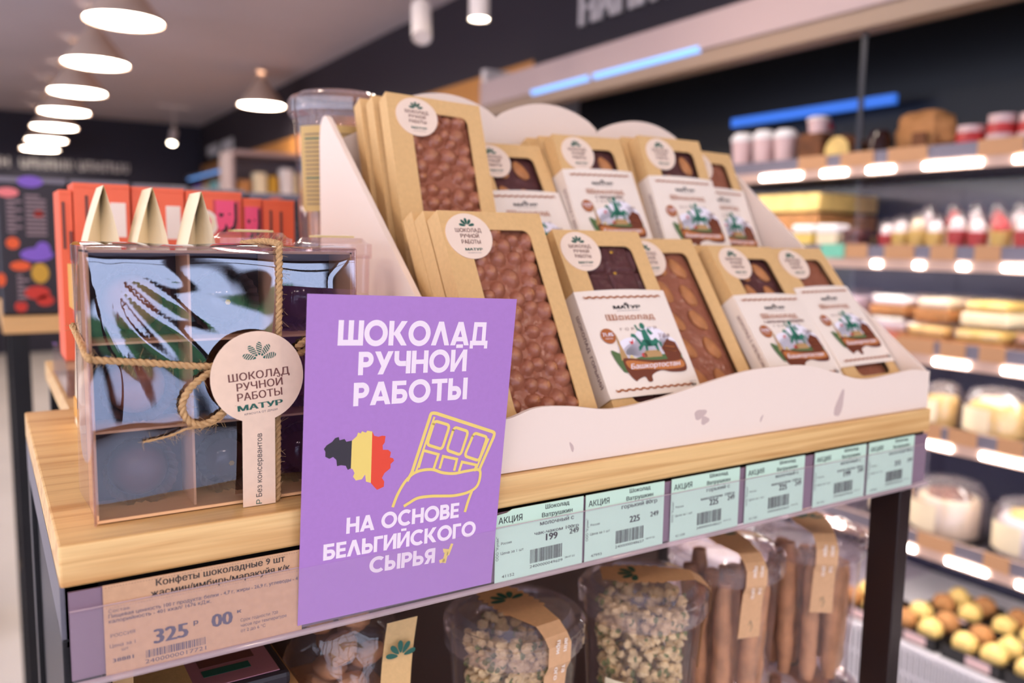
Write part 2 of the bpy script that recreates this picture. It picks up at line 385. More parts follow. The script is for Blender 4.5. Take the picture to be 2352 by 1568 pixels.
def smooth2(pts, n=8, closed=False):
    P = [Vector(p) for p in pts]; out = []; L = len(P)
    for i in range(L if closed else L-1):
        g = (lambda k: P[k % L]) if closed else (lambda k: P[max(0, min(L-1, k))])
        p0, p1, p2, p3 = g(i-1), g(i), g(i+1), g(i+2)
        for j in range(n):
            t = j/n; out.append(.5*((2*p1)+(p2-p0)*t+(2*p0-5*p1+4*p2-p3)*t*t+(3*p1-p0-3*p2+p3)*t**3))
    if not closed: out.append(P[-1])
    return out
def roundrect(x0, z0, x1, z1, r, n=5):
    o = []
    for cx, cz, a in ((x1-r, z0+r, -90), (x1-r, z1-r, 0), (x0+r, z1-r, 90), (x0+r, z0+r, 180)):
        for i in range(n+1):
            t = math.radians(a+90*i/n); o.append((cx+r*math.cos(t), cz+r*math.sin(t)))
    return o
def leaf_emblem(mb, cx, cz, R, to3, m, hatch=None):
    for ang in (168, 130, 92, 55, 14):
        a = math.radians(ang); d = Vector((math.cos(a), math.sin(a))); e = Vector((-d.y, d.x)); pts = []
        for k in range(14):
            t = 2*PI*k/14; u = .60-.40*math.cos(t); w = .165*math.sin(t)*(1-.3*math.cos(t))
            p = Vector((cx, cz))+d*(u*R)+e*(w*R); pts.append(to3(p.x, p.y))
        mb.poly(pts, m)
        if hatch:
            for k in range(5):
                u = .35+.13*k; c0 = Vector((cx, cz))+d*(u*R)
                stroke(mb, [c0+e*(.15*R)+d*(.1*R), c0-e*(.15*R)-d*(.05*R)], R*.045, hatch[1], hatch[0])
# ================================================================== room
YF, XB = 10.3, 2.28
XL, YB = -3.4, -3.6
struct(MB().box(XL, 3.0, YB, YF+.1, FLOOR_Z-.1, FLOOR_Z, 'floor_tile'), 'floor')
struct(MB().box(XL, 3.0, YB, YF+.1, CEIL_Z, CEIL_Z+.1, 'ceiling_paint'), 'ceiling')
struct(MB().box(XL, XB, YF, YF+.1, FLOOR_Z, CEIL_Z, 'navy_wall'), 'wall_far')
wl = MB().box(XL-.1, XL, YB, YF+.1, FLOOR_Z, -1.0, 'plaster').box(XL-.1, XL, YB, YF+.1, 1.22, CEIL_Z, 'plaster').box(XL-.1, XL, 6.0, YF+.1, -1.0, 1.22, 'plaster')
ys = [YB, -2.0, -.4, 1.2, 2.8, 4.4, 6.0]
for y in ys: wl.box(XL-.1, XL, y-.05, y+.05, -1.0, 1.22, 'frame_dark')
struct(wl, 'wall_left')
for i in range(6): struct(MB().box(XL-.06, XL-.05, ys[i]+.05, ys[i+1]-.05, -1.0, 1.22, 'clear_plastic'), 'window_%d' % (i+11))  # unseen left glazing, added to let fill light onto the tray side
w = MB().box(2.62, 2.7, YB, 3.05, FLOOR_Z, CEIL_Z, 'dark_wall').box(XB, 2.7, 3.05, YF+.1, FLOOR_Z, 1.03, 'amber_wall').box(XB, 2.7, 3.05, YF+.1, 1.03, CEIL_Z, 'dark_wall').box(XB, 2.62, YB, 3.05, .93, CEIL_Z, 'dark_wall')
struct(w, 'wall_right')
# storefront behind the viewer: glazed bays between dark posts
wb = MB(); wb.box(XL, 3.0, YB-.12, YB, 1.22, CEIL_Z, 'frame_dark').box(XL, 3.0, YB-.12, YB, FLOOR_Z, -1.02, 'frame_dark')
xs = [XL, -2.3, -1.15, 0.0, .8, 1.6, 2.3, 3.0]
for x in xs: wb.box(x-.05, x+.05, YB-.12, YB, -1.02, 1.22, 'frame_dark')
wb.box(XL, 3.0, YB-.1, YB-.02, .62, .68, 'frame_dark')
struct(wb, 'wall_back')
for i in range(len(xs)-1):
    struct(MB().box(xs[i]+.05, xs[i+1]-.05, YB-.07, YB-.06, -1.02, 1.22, 'clear_plastic'), 'window_%d' % (i+1))
g = MB().box(-9, 9, -16, YB-.14, FLOOR_Z-.12, FLOOR_Z-.1, 'asphalt'); struct(g, 'trim_pavement')
hb = MB()
for k in range(16): hb.ball((-4+k*.55, -9.4, FLOOR_Z+.12), (.34, .3, .34), 'hedge', 10, 7, jit=.35, seed=k)
tag(hb.build('clipped_hedge', smooth=True), 'low clipped green hedge outside behind the storefront', 'hedge')
# ------------------------------------------------------------------ ceiling lamps
def pendant(x, y, z, label, group, r=.18):
    t = thing('pendant_lamp', label, 'lamp', group, (x, y, z))
    MB().lathe([(r, 0), (r, .012), (.03, .215), (.022, .24)], 'shade', n=40, cap=False).build('lamp_shade', t, smooth=True)
    MB().lathe([(r-.004, .008), (r-.02, .0), (0, -.006)], 'glow', n=40, cap=False).build('diffuser', t, smooth=True)
    MB().lathe([(.004, .238), (.004, CEIL_Z-z)], 'shade', n=8).lathe([(.04, CEIL_Z-z-.02), (.04, CEIL_Z-z-.001)], 'shade', n=16).build('cord', t)
ordn = ['nearest in view', 'second', 'third', 'fourth', 'fifth', 'sixth', 'seventh and farthest']
for i, (x, y, z) in enumerate([(.626, 4.223, 1.203), (.602, 5.214, 1.164), (.589, 6.192, 1.135), (.578, 7.134, 1.117), (.56, 7.948, 1.085), (.558, 8.946, 1.069), (.543, 9.717, 1.051)]):
    pendant(x, y, z, 'beige cone pendant lamp, %s of the long row at upper left' % ordn[i], 'pendant lamps in the long row')
pendant(1.94, 6.488, 1.219, 'lone beige cone pendant lamp hanging right of the long row', 'pendant lamps')
for i, (x, y) in enumerate([(.64, 3.2), (.65, 2.15), (-1.1, .4), (-1.1, 2.2), (1.3, 1.3), (-.3, -1.7), (2.1, -2.6), (-1.4, -1.5), (-1.4, 4.2), (-1.4, 6.2)]):
    pendant(x, y, 1.2, 'cone pendant lamp over the aisle, out of the picture', 'pendant lamps over the aisles outside the picture')
def spot(x, y, z, label, lit, tilt=0, rx=.0):
    t = thing('ceiling_spotlight', label, 'spotlight', 'ceiling spotlights', (x, y, z))
    m = MB().lathe([(.036, 0), (.036, .15), (.03, .155)], 'white_metal', n=20, cap=False)
    R = Matrix.Rotation(tilt, 4, 'Y') @ Matrix.Rotation(rx, 4, 'X')
    m.v = [tuple(R @ Vector(p)) for p in m.v]; m.build('lamp_head', t, smooth=True)
    d = MB().lathe([(.034, .004), (0, .004)], 'spot_glow' if lit else 'white_metal', n=20, cap=False); d.v = [tuple(R @ Vector(p)) for p in d.v]; d.build('lens', t)
    top = R @ Vector((0, 0, .15))
    MB().bar(top, (top.x, top.y, CEIL_Z-z-.02), .008, 'white_metal').box(top.x-.15, top.x+.15, top.y-.015, top.y+.015, CEIL_Z-z-.022, CEIL_Z-z-.001, 'white_metal').build('mount', t)
spot(1.532, 2.285, .943, 'white lit ceiling spotlight before the dark bulkhead', True)
spot(1.345, 2.37, .87, 'white unlit ceiling spotlight turned away, left of the lit one', False, .25, -.5)
spot(1.671, 8.78, 1.11, 'small white spotlight near the far corner', True, .25, -.35)
for i, (x, y, tx, ty) in enumerate([(-.7, -1.5, .15, 0), (.6, -1.7, .4, 0), (1.7, -1.2, .6, 0), (-1.5, -.3, .1, .1)]):  # unseen spots and beams added as warm frontal fill on the display
    spot(x, y, 1.3, 'white ceiling spotlight added as warm fill for the chocolate display, out of the picture', True)
    a = bpy.data.lights.new('spot_fill', 'SPOT'); a.energy = SPOT_POWER; a.color = WARM; a.spot_size = 1.0; a.spot_blend = .8; a.shadow_soft_size = .06
    o = bpy.data.objects.new('spot_fill', a); COL.objects.link(o); o.location = (x, y, 1.28)
    o.rotation_euler = (Vector((tx, ty, .05))-Vector((x, y, 1.28))).to_track_quat('-Z', 'Y').to_euler()

# ================================================================== display table
TL_, TD = .686, .345
tb = thing('display_table', 'light wood display table with black legs and clear price rail in front', 'table')
MB().box(0, TL_, 0, TD, -.02, 0, 'wood_top').build('tabletop', tb, bevel=.0012)
fr = MB()
for (a, b, c, d) in ((.002, TL_-.004, .004, .022), (.002, TL_-.004, TD-.02, TD-.004)): fr.box(a, b, c, d, -.05, -.0205, 'black_metal')
for x in (.0, TL_-.018): fr.box(x, x+.016, .004, TD-.004, -.046, -.0205, 'grey_metal')
fr.build('frame', tb)
for (x0, x1, y0, y1, mm) in ((.0, .016, .004, .033, 'black_metal'), (.655, .672, .004, .033, 'brown_metal'), (.0, .016, TD-.035, TD-.005, 'black_metal'), (.655, .672, TD-.035, TD-.005, 'brown_metal')):
    MB().box(x0, x1, y0, y1, FLOOR_Z, -.0465, mm).build('leg', tb, bevel=.0008)
MB().box(.004, .008, .034, TD-.036, FLOOR_Z+.1, -.047, 'black_metal').build('side_panel', tb)
MB().box(.0165, .690, .034, TD-.036, -.445, -.43, 'black_metal').build('lower_shelf', tb)
mat('back_brown', (92, 66, 54), .6)
MB().box(.0165, .6545, TD-.034, TD-.030, -.43, -.051, 'back_brown').build('back_panel', tb)
rl = MB().box(0.003, .679, -.0022, -.0012, -.064, -.0215, 'rail_back').build('price_rail', tb)
rc = MB(); prof = [(-.0052, -.0295), (-.0066, -.0300), (-.0068, -.045), (-.0066, -.0640)]
for i in range(3): rc.poly([(0.003, *prof[i]), (.679, *prof[i]), (.679, *prof[i+1]), (0.003, *prof[i+1])], 'rail_cover')
rc.build('rail_cover', rl, fix=False)['label'] = 'clear plastic rail cover'
MB().tube([(0.003, -.0045, -.0658), (.679, -.0045, -.0658)], .0017, 'rail_bead', 10).tube([(0.003, -.0052, -.0295), (.679, -.0052, -.0295)], .0003, 'rail_bead', 6).build('rail_lip', rl, smooth=True)

# ================================================================== white cardboard tray
X0, X1, YT0, YT1 = .226, .686, .004, .287
tr = thing('display_tray', 'white cardboard stepped display tray with wavy front lip on the wood table', 'display tray')
def catmull(pts, n=8): return [(p.x, p.y) for p in smooth2(pts, n)]
lipz = [(.2295, .036), (.243, .0342), (.2637, .0391), (.29, .0375), (.3228, .0327), (.36, .0355), (.4015, .0421), (.44, .048), (.4686, .0501), (.5133, .0496), (.55, .042), (.578, .0348), (.6, .0325), (.63, .034), (.66, .036), (.6825, .0335)]
lp = catmull(lipz, 5)
MB().prism([(X0, 0.0005)]+[(X0, .036)]+lp+[(X1, .0335), (X1, 0.0005)], 'board', lambda u, v: (u, YT0, v), lambda u, v: (u, YT0+.003, v)).build('front_lip', tr)
sp = [(YT0+.003, .0005), (YT1, .0005), (YT1, .226), (.2845, .238), (.279, .2435), (.273, .2445), (.267, .2415), (.1, .104), (YT0+.003, .034)]
for x in (X0, X1-.0045):
    MB().prism(sp, 'board', lambda u, v, x=x: (x, u, v), lambda u, v, x=x: (x+.0045, u, v)).build('side_panel', tr)
bp = [(X0+.0046, .0005), (X0+.0046, .222), (.262, .236)]
for (a, b, zc, pk) in ((.290, .3996, .2605, .2765), (.3996, .5218, .2590, .2785), (.5218, .640, .2550, .2725)):
    for i in range(0, 15):
        t = i/14; bp.append((a+(b-a)*(t*.999), zc+(pk-zc)*max(0, math.sin(PI*t))**.75))
bp += [(.66, .236), (X1-.0046, .222), (X1-.0046, .0005)]
MB().prism(bp, 'board', lambda u, v: (u, YT1-.003, v), lambda u, v: (u, YT1, v)).build('back_panel', tr)
MB().box(X0+.0046, X1-.0046, YT0+.0035, YT1-.0035, .0005, .0025, 'board').build('base', tr)
MB().prism([(.086, .003), (.140, .080), (.2835, .080), (.2835, .077), (.142, .077), (.09, .003)], 'board', lambda u, v: (X0+.0047, u, v), lambda u, v: (X1-.0047, u, v)).build('riser', tr)
# scuffs on the lip: torn and grey worn patches
for (cx, cz, a, b, ang) in ((.561, .0145, .0045, .0115, -.35), (.404, .0215, .006, .0035, .2), (.409, .0165, .004, .003, 0), (.291, .011, .0012, .0035, .4), (.4685, .012, .001, .003, -.5)):
    pts = []
    for k in range(16):
        t = 2*PI*k/16; q = 1+.16*math.sin(3*t+cx*50); u = a*q*math.cos(t); v = b*q*math.sin(t); pts.append((cx+u*math.cos(ang)-v*math.sin(ang), YT0-.00012, cz+u*math.sin(ang)+v*math.cos(ang)))
    MB().poly(pts, 'worn').build('worn_patch', tr, fix=False)['label'] = 'worn grey patch on the lip'

# ================================================================== chocolate boxes
def box_mesh(W_, H_, T=.015, wx0=.225, wx1=.838, top=.014, bot=.021):
    m = MB(); win = roundrect(W_*wx0, bot, W_*wx1, H_-top, .006)
    m.tess([[(0, 0), (W_, 0), (W_, H_), (0, H_)], win], 'kraft', lambda u, v: (u, 0, v))
    m.add([(u, 0, v) for u, v in win]+[(u, .001, v) for u, v in win], [(i, (i+1) % len(win), (i+1) % len(win)+len(win), i+len(win)) for i in range(len(win))], 'kraft')
    m.poly([(0, T, 0), (0, T, H_), (W_, T, H_), (W_, T, 0)], 'kraft'); m.poly([(0, 0, 0), (0, 0, H_), (0, T, H_), (0, T, 0)], 'kraft'); m.poly([(W_, 0, 0), (W_, T, 0), (W_, T, H_), (W_, 0, H_)], 'kraft')
    m.poly([(0, 0, H_), (W_, 0, H_), (W_, T, H_), (0, T, H_)], 'kraft'); m.poly([(0, 0, 0), (0, T, 0), (W_, T, 0), (W_, 0, 0)], 'kraft')
    return m
R2 = random.Random(11)
def bar_parts(kind, W_, H_, parent):
    x0, x1, z0, z1 = W_*.2, W_*.865, .012, H_-.008; bw, bh = x1-x0, z1-z0; base = 'milk_choc' if kind in ('hazel', 'almond_milk', 'plain') else 'dark_choc'
    nuts = []
    if kind == 'hazel':
        for _ in range(900):
            p = (R2.uniform(.002, bw-.002), R2.uniform(.003, bh-.003)); r = R2.uniform(.0050, .0076)
            if all(math.hypot(p[0]-q[0], p[1]-q[1]) > .82*(r+q[2]) for q in nuts): nuts.append((*p, r, R2.uniform(.8, 1.25), R2.uniform(0, 3.1)))
        nuts = nuts[:62] if len(nuts) > 62 else nuts
    elif kind in ('almond_milk', 'almond_dark', 'almond_mix'):
        for r_ in range(6):
            for c_ in range(2): nuts.append((bw*(.27+.43*c_)+R2.uniform(-.003, .003), bh-.016-.0262*r_-(.003 if c_ else 0)+R2.uniform(-.002, .002), .0062, 1.75, .5+R2.uniform(-.25, .25)))
    NX, NZ = 54, 132
    def hgt(u, v):
        h = .0005*noise.noise(Vector((u*120, v*120, 1)))+.0005*noise.noise(Vector((u*330, v*330, 4)))
        if kind == 'hazel':
            for (a, b, r, e, an) in nuts:
                dx, dz = u-a, v-b
                if abs(dx) < .009 and abs(dz) < .009:
                    p = dx*math.cos(an)+dz*math.sin(an); q_ = (-dx*math.sin(an)+dz*math.cos(an))*e; d = (p*p+q_*q_)/(r*r)
                    h = max(h, .0046*max(0, 1-d)**.55+.0003) if d < 1 else h
        elif kind == 'squares':
            fx = (u % .0262)/.0262; fz = ((bh-v) % .027)/.027; e = min(fx, 1-fx, fz, 1-fz); h += .0024*min(1, e/.09)
        elif kind in ('almond_milk', 'almond_dark', 'almond_mix'): h += .0008*noise.noise(Vector((u*60, v*60, 5)))
        return h
    m = MB().grid(NX, NZ, lambda a, b: (x0+a*bw, .0056-hgt(a*bw, b*bh), z0+b*bh), base)
    m.box(x0, x1, .0062, .011, z0, z1, base)
    o = m.build('chocolate_bar', parent, smooth=True)
    if kind == 'hazel':
        pick = R2.sample(nuts, 16)
        for (a, b, r, e, an) in pick:
            n_ = MB().ball((0, 0, 0), (r*.62, .0018, r*.62/e), 'nut', 12, 8, Matrix.Rotation(-an, 3, 'Y'), jit=.15, seed=a*900).build('hazelnut', o, smooth=True); n_.location = (x0+a+.0006, .0026, z0+b)
    for (a, b, r, e, an) in (nuts if kind.startswith('almond') else []):
        n_ = MB().ball((0, 0, 0), (r, .0026, r*e), 'almond', 14, 10, Matrix.Rotation(-an, 3, 'Y'), jit=.1, seed=a*700)
        n_.v = [(p[0]*(1-.16*p[2]/(r*e)), p[1], p[2]) for p in n_.v]
        q = n_.build('almond', o, smooth=True); q.location = (x0+a, .0046, z0+b)
    if kind == 'squares':
        for (a, b) in ((.62, .93), (.55, .80)): MB().ball((x0+a*bw, .0026, z0+b*bh), (.0016, .0006, .0012), 'gold', 8, 5, jit=.4).build('gold_flake', o)
    return o
def sticker_parts(parent, cx, cz, r=.0178, full=True):
    pts = [(cx+r*(1+.03*math.sin(2*t+1)+.012*math.sin(3*t))*math.cos(t), cz+r*(1+.03*math.sin(2*t+1))*math.sin(t)) for t in [2*PI*k/40 for k in range(40)]]
    o = MB().prism(pts, 'sticker', lambda u, v: (u, -.0006, v), lambda u, v: (u, -.0001, v)).build('sticker', parent)
    p = MB(); f3 = lambda u, v: (u, -.0008, v); k = r/.0178
    leaf_emblem(p, cx, cz+.0075*k, .0062*k, f3, 'ink_green')
    for i, (s_, wd) in enumerate((('ШОКОЛАД', .0205), ('РУЧНОЙ', .0145), ('РАБОТЫ', .0150))):
        text(p, s_, (cx, -.0008, cz+(.0028-.0044*i)*k), (1, 0, 0), (0, 0, 1), .0030*k, 'ink_brown', wd*k, bold=.006)
    text(p, 'МАТУР', (cx+.0006, -.0008, cz-.0112*k), (1, 0, 0), (0, 0, 1), .0019*k, 'ink_green', .0135*k, bold=.02)
    p.box(cx-.005*k, cx+.006*k, -.0008, -.00078, cz-.0130*k, cz-.0128*k, 'ink_grey')
    p.build('print', o, fix=False)
def sleeve_parts(parent, W_, zt, word, sub, side):
    a, b, z0, z1 = -.0012, W_+.0012, zt-.0855, zt; m = MB(); d0, d1 = -.0011, .0161
    def wall(pts): m.poly(pts, 'paper')
    n = 8
    for i in range(n):
        u0, u1 = a+(b-a)*i/n, a+(b-a)*(i+1)/n; f = lambda u: d0-.0009*math.sin(PI*(u-a)/(b-a)); h = lambda u: z1+.0012*math.sin(PI*(u-a)/(b-a))
        wall([(u0, f(u0), z0), (u1, f(u1), z0), (u1, f(u1), h(u1)), (u0, f(u0), h(u0))])
        wall([(u0, f(u0), h(u0)), (u1, f(u1), h(u1)), (u1, f(u1)+.0007, h(u1)), (u0, f(u0)+.0007, h(u0))])
    wall([(a, d0, z0), (a, d0, z1), (a, d1, z1), (a, d1, z0)]); wall([(b, d0, z0), (b, d1, z0), (b, d1, z1), (b, d0, z1)]); wall([(a, d1, z0), (a, d1, z1), (b, d1, z1), (b, d1, z0)])
    o = m.build('paper_sleeve', parent); p = MB(); Y = -.0023; ly = [0]
    def f3(u, v): return (a+u*(b-a)/.087, Y-.00004*ly[0], z0+v)
    U = ((b-a)/.087, 0, 0); V = (0, 0, 1); T = lambda s_, u, v, cap, mm, wd=None, **k: text(p, s_, f3(u, v), U, V, cap, mm, wd, **k)
    for zz in (.0800, .0052):
        for k in range(22):
            cx = .0085+k*.0033; up = .0009 if k % 2 else -.0009
            stroke(p, [(cx-.0022, zz-up), (cx-.0008, zz+up*.8), (cx+.0008, zz+up*.8), (cx+.0022, zz-up)], .0008, f3, 'ink_orange')
            stroke(p, [(cx-.0016, zz+up), (cx, zz-up*.3), (cx+.0016, zz+up)], .0006, f3, 'art_caramel')
    T('МАТУР', .0435, .0700, .0027, 'ink', .0255, bold=.03); leaf_emblem(p, .0435, .0728, .0026, f3, 'ink')
    p.box(a+.033*(b-a)/.087, a+.055*(b-a)/.087, Y, Y+.00002, z0+.0683, z0+.0685, 'ink_grey')
    ly[0] = 1; T('Шоколад', .0435, .0606, .0050, 'ink_orange', .0445, bold=.055); ly[0] = 2; T('Шоколад', .0433, .0607, .0050, 'paper', .0440, bold=.012); ly[0] = 1
    if word: T(word, .046, .0560, .0030, 'ink_brown', min(.052, .0034*len(word)), bold=.012, shear=.2)
    T(sub, .0470, .0518, .0021, 'ink_brown', .0350, track=1.8)
    ell = lambda cx, cz, ra, rb, n_=22: [f3(cx+ra*math.cos(2*PI*k/n_), cz+rb*math.sin(2*PI*k/n_)) for k in range(n_)]
    p.poly(ell(.0165, .0480, .0066, .0062), 'ink_orange'); ly[0] = 2; T('71,4%' if not word else '52%', .0165, .0478, .0030, 'art_white', .0095, bold=.02); T('какао', .0165, .0455, .0012, 'art_white', .007)
    # skyline scene over a chocolate ribbon
    ly[0] = 1
    for (cx, cz, ra, rb) in ((.036, .036, .015, .010), (.056, .042, .017, .012), (.070, .037, .009, .009), (.048, .033, .024, .010)): p.poly(ell(cx, cz, ra, rb), 'art_white')
    ly[0] = 2
    p.poly([f3(*q) for q in smooth2([(.014, .036), (.022, .033), (.030, .029), (.048, .031), (.066, .031), (.077, .034), (.079, .028), (.074, .020), (.026, .018), (.018, .022)], 4, True)], 'art_leaf')
    ly[0] = 3; p.poly([f3(*q) for q in ((.0205, .028), (.0275, .028), (.0247, .040), (.0235, .0505), (.0225, .040))], 'art_tan')
    for q in ((.026, .027), (.031, .029), (.034, .0265)): p.poly(ell(q[0], q[1], .0022, .003, 8), 'cream_lid')
    p.poly([f3(*q) for q in ((.0335, .043), (.035, .040), (.037, .041), (.038, .045), (.036, .0425))], 'art_red')
    p.poly([f3(*q) for q in ((.043, .029), (.060, .029), (.060, .0325), (.058, .0345), (.046, .0345), (.043, .0325))], 'art_tan')
    # a green rider on a walking horse
    for q in ([(.045, .0395), (.047, .0425), (.055, .0420), (.0575, .0435), (.0585, .0405), (.056, .0380), (.048, .0380)], [(.046, .0405), (.043, .0465), (.0405, .0470), (.0395, .0450), (.0425, .0440), (.0445, .0385)],
              [(.0475, .0390), (.0470, .0345), (.0485, .0345), (.0495, .0390)], [(.0545, .0390), (.0555, .0345), (.0570, .0345), (.0570, .0395)], [(.0455, .0400), (.0425, .0380), (.0420, .0355), (.0433, .0358), (.0465, .0385)],
              [(.0578, .0430), (.0605, .0400), (.0600, .0370), (.0590, .0375), (.0585, .0405)], [(.0480, .0415), (.0485, .0490), (.0520, .0495), (.0535, .0420), (.0525, .0380), (.0505, .0380)]): p.poly([f3(.0515+(k[0]-.051)*1.28, .0335+(k[1]-.0345)*1.24) for k in q], 'art_green')
    p.poly(ell(.0510, .0548, .0023, .0027, 12), 'art_green'); stroke(p, [(.0490, .0505), (.0455, .0520), (.0445, .0560)], .0015, f3, 'art_green'); p.poly([f3(*k) for k in ((.0535, .0500), (.0560, .0470), (.0590, .0480), (.0570, .0510), (.0550, .0530))], 'art_green')
    p.poly(ell(.0435, .0310, .0028, .0020, 10), 'art_red')
    p.poly([f3(*q) for q in ((.064, .027), (.062, .036), (.070, .043), (.0775, .040), (.079, .030), (.075, .024))], 'art_brown'); stroke(p, [(.0645, .0345), (.0755, .0325)], .0008, f3, 'art_caramel'); stroke(p, [(.0650, .0375), (.0750, .0360)], .0008, f3, 'art_caramel')
    ly[0] = 4
    p.poly([f3(*q) for q in smooth2([(.022, .0285), (.028, .0295), (.045, .027), (.062, .0265), (.074, .0280), (.0795, .0255), (.078, .0165), (.064, .0160), (.054, .0180), (.044, .0150), (.0425, .0105), (.0385, .0100), (.0365, .0140), (.030, .0125), (.0270, .0115), (.0225, .0190)], 4, True)], 'art_brown')
    ly[0] = 5; p.poly([f3(*q) for q in smooth2([(.0235, .0265), (.030, .0275), (.050, .0245), (.070, .0245), (.0775, .0250), (.077, .0195), (.060, .0185), (.040, .0200), (.027, .0205)], 4, True)], 'art_caramel')
    ly[0] = 6; text(p, 'Башкортостан', f3(.0500, .0208), U, V, .0040, 'art_white', .0470, shear=.35, bold=.008)
    text(p, 'Уфа', f3(.0680, .0445), U, V, .0036, 'ink_brown', .011, shear=.4)
    T('90г', .0800, .0035, .0026, 'ink', .0055, bold=.01); T('масса', .0800, .0070, .0010, 'ink_grey', .006)
    ls = max(1, len(side)); text(p, side, (a-.0003, .0052, zt-.018), (0, 0, -1), (0, -1, 0), .0032, 'ink_brown', min(.058, .0036*ls), align='l', bold=.006)
    p.build('print', o, fix=False)
def bframe(x, y, z, lean, roll, yaw, floor):
    a = Vector((1, 0, 0)); b = Vector((0, math.sin(lean), math.cos(lean))); a2 = a*math.cos(roll)+b*math.sin(roll); b2 = -a*math.sin(roll)+b*math.cos(roll)
    Rz = Matrix.Rotation(yaw, 3, 'Z'); a2 = Rz @ a2; b2 = Rz @ b2; n = b2.cross(a2)
    o = Vector((x, y, z)); low = min(0, a2.z*.088)+min(0, n.z*.0162); ext = (z+low-floor)/b2.z; o = o-b2*ext
    return Matrix(((a2.x, n.x, b2.x, o.x), (a2.y, n.y, b2.y, o.y), (a2.z, n.z, b2.z, o.z), (0, 0, 0, 1))), .172+ext
FL, BL = .0032, .0807
SPEC = [  # x, y, z, lean, roll, yaw, width, floor, kind, sleeve top below box top, second line, subtitle, side text, label, copies behind
 ((.2418, .0107, .0096, .4871, .007, .0348, .086), FL, 'hazel', None, '', '', '', 'kraft box of milk chocolate with whole hazelnuts, front row beside the purple sign', 2),
 ((.3418, .0107, .0070, .5753, -.0016, .0000, .0850), FL, 'squares', .0553, '', 'ГОРЬКИЙ', 'ШОКОЛАД  ГОРЬКИЙ', 'kraft box of dark chocolate squares in a white sleeve, front row second from left', 0),
 ((.4262, .0290, .0030, .5917, .0127, .0061, .0841), FL, 'almond_milk', None, '', '', '', 'kraft box without sleeve showing almonds in milk chocolate, middle of the front row', 1),
 ((.5170, .0109, .0057, .6595, -.012, .0143, .0830), FL, 'almond_mix', .0545, 'с апельсином и миндалём', 'ГОРЬКИЙ', 'ШОКОЛАД С АПЕЛЬСИНОМ', 'kraft box with white sleeve and almond chocolate, second from right in front row', 1),
 ((.6040, .0090, .0082, .7000, .0155, -.0038, .0745), FL, 'plain', .0480, '', 'МОЛОЧНЫЙ', 'ШОКОЛАД МОЛОЧНЫЙ', 'kraft box with white sleeve and plain milk chocolate, right end of front row', 0),
 ((.2475, .1499, .1016, .4071, -.0431, -.0224, .0849), BL, 'hazel', None, '', '', '', 'tall kraft box of hazelnut milk chocolate, left end of back row', 2),
 ((.3440, .1467, .0816, .5483, .0323, .0004, .0815), BL, 'almond_dark', .0520, '', 'ГОРЬКИЙ', 'ШОКОЛАД', 'low kraft box with almonds and white sleeve, back row next to the tall hazelnut box', 0),
 ((.4290, .1480, .0867, .4600, .0296, -.0055, .0795), BL, 'almond_dark', .0372, 'с миндалём', 'ГОРЬКИЙ', 'ШОКОЛАД С МИНДАЛЁМ', 'kraft box with almond chocolate and white sleeve, third in the back row', 2),
 ((.5234, .1499, .0919, .4361, -.0025, -.0117, .0815), BL, 'almond_dark', .0450, '', 'МОЛОЧНЫЙ', 'ШОКОЛАД МОЛОЧНЫЙ', 'kraft box with white sleeve, fourth in the back row', 2),
 ((.6015, .1690, .0899, .4732, -.0200, .0069, .0745), BL, 'plain', .0465, '', 'МОЛОЧНЫЙ', 'ШОКОЛАД МОЛОЧНЫЙ', 'kraft box with plain milk chocolate and white sleeve, right end of back row', 0)]
for i, (pp, fl, kind, st, word, sub, side, label, nb) in enumerate(SPEC):
    mw, H_ = bframe(*pp[:6], fl); W_ = pp[6]; row = 'front row' if i < 5 else 'back row'
    t = thing('chocolate_box', label, 'chocolate box', 'chocolate boxes in the '+row, mw=mw)
    o = box_mesh(W_, H_).build('carton', t, fix=False)
    bar_parts(kind, W_, H_, t)
    MB().poly([(W_*.2, .0012, .012), (W_*.86, .0012, .012), (W_*.86, .0012, H_-.006), (W_*.2, .0012, H_-.006)], 'film').build('window_film', t, fix=False)
    sticker_parts(t, W_*(.235 if i in (0, 1) else .29), H_-.0195)
    if st is not None: sleeve_parts(t, W_, H_-st, word, sub, side)
    for k in range(1, nb+1):
        off = .0014+.0154*k+(.0025*k if i == 5 else 0); sx = {0: .0, 5: -.0035, 7: -.0020, 8: -.0050}.get(i, .002)*k
        m2 = mw @ Matrix.Translation((sx, off, 0)) ; lift = (mw.translation.z-m2.translation.z)/mw.col[2].z
        m2 = m2 @ Matrix.Translation((0, 0, lift))
        c = bpy.data.objects.new('chocolate_box', o.data); COL.objects.link(c); c.matrix_world = m2
        tag(c, 'plain kraft box standing %s the %s' % (['directly behind', 'second behind', 'third behind'][k-1], label), 'chocolate box', 'kraft boxes stacked behind others in the '+row)
        c['label'] = 'kraft box %s the %s' % (['right behind', 'second behind', 'third behind'][k-1], {0: 'front hazelnut box beside the sign', 2: 'almond box without sleeve', 3: 'second box from right in front', 5: 'tall hazelnut box', 7: 'third box of the back row', 8: 'fourth box of the back row'}[i])

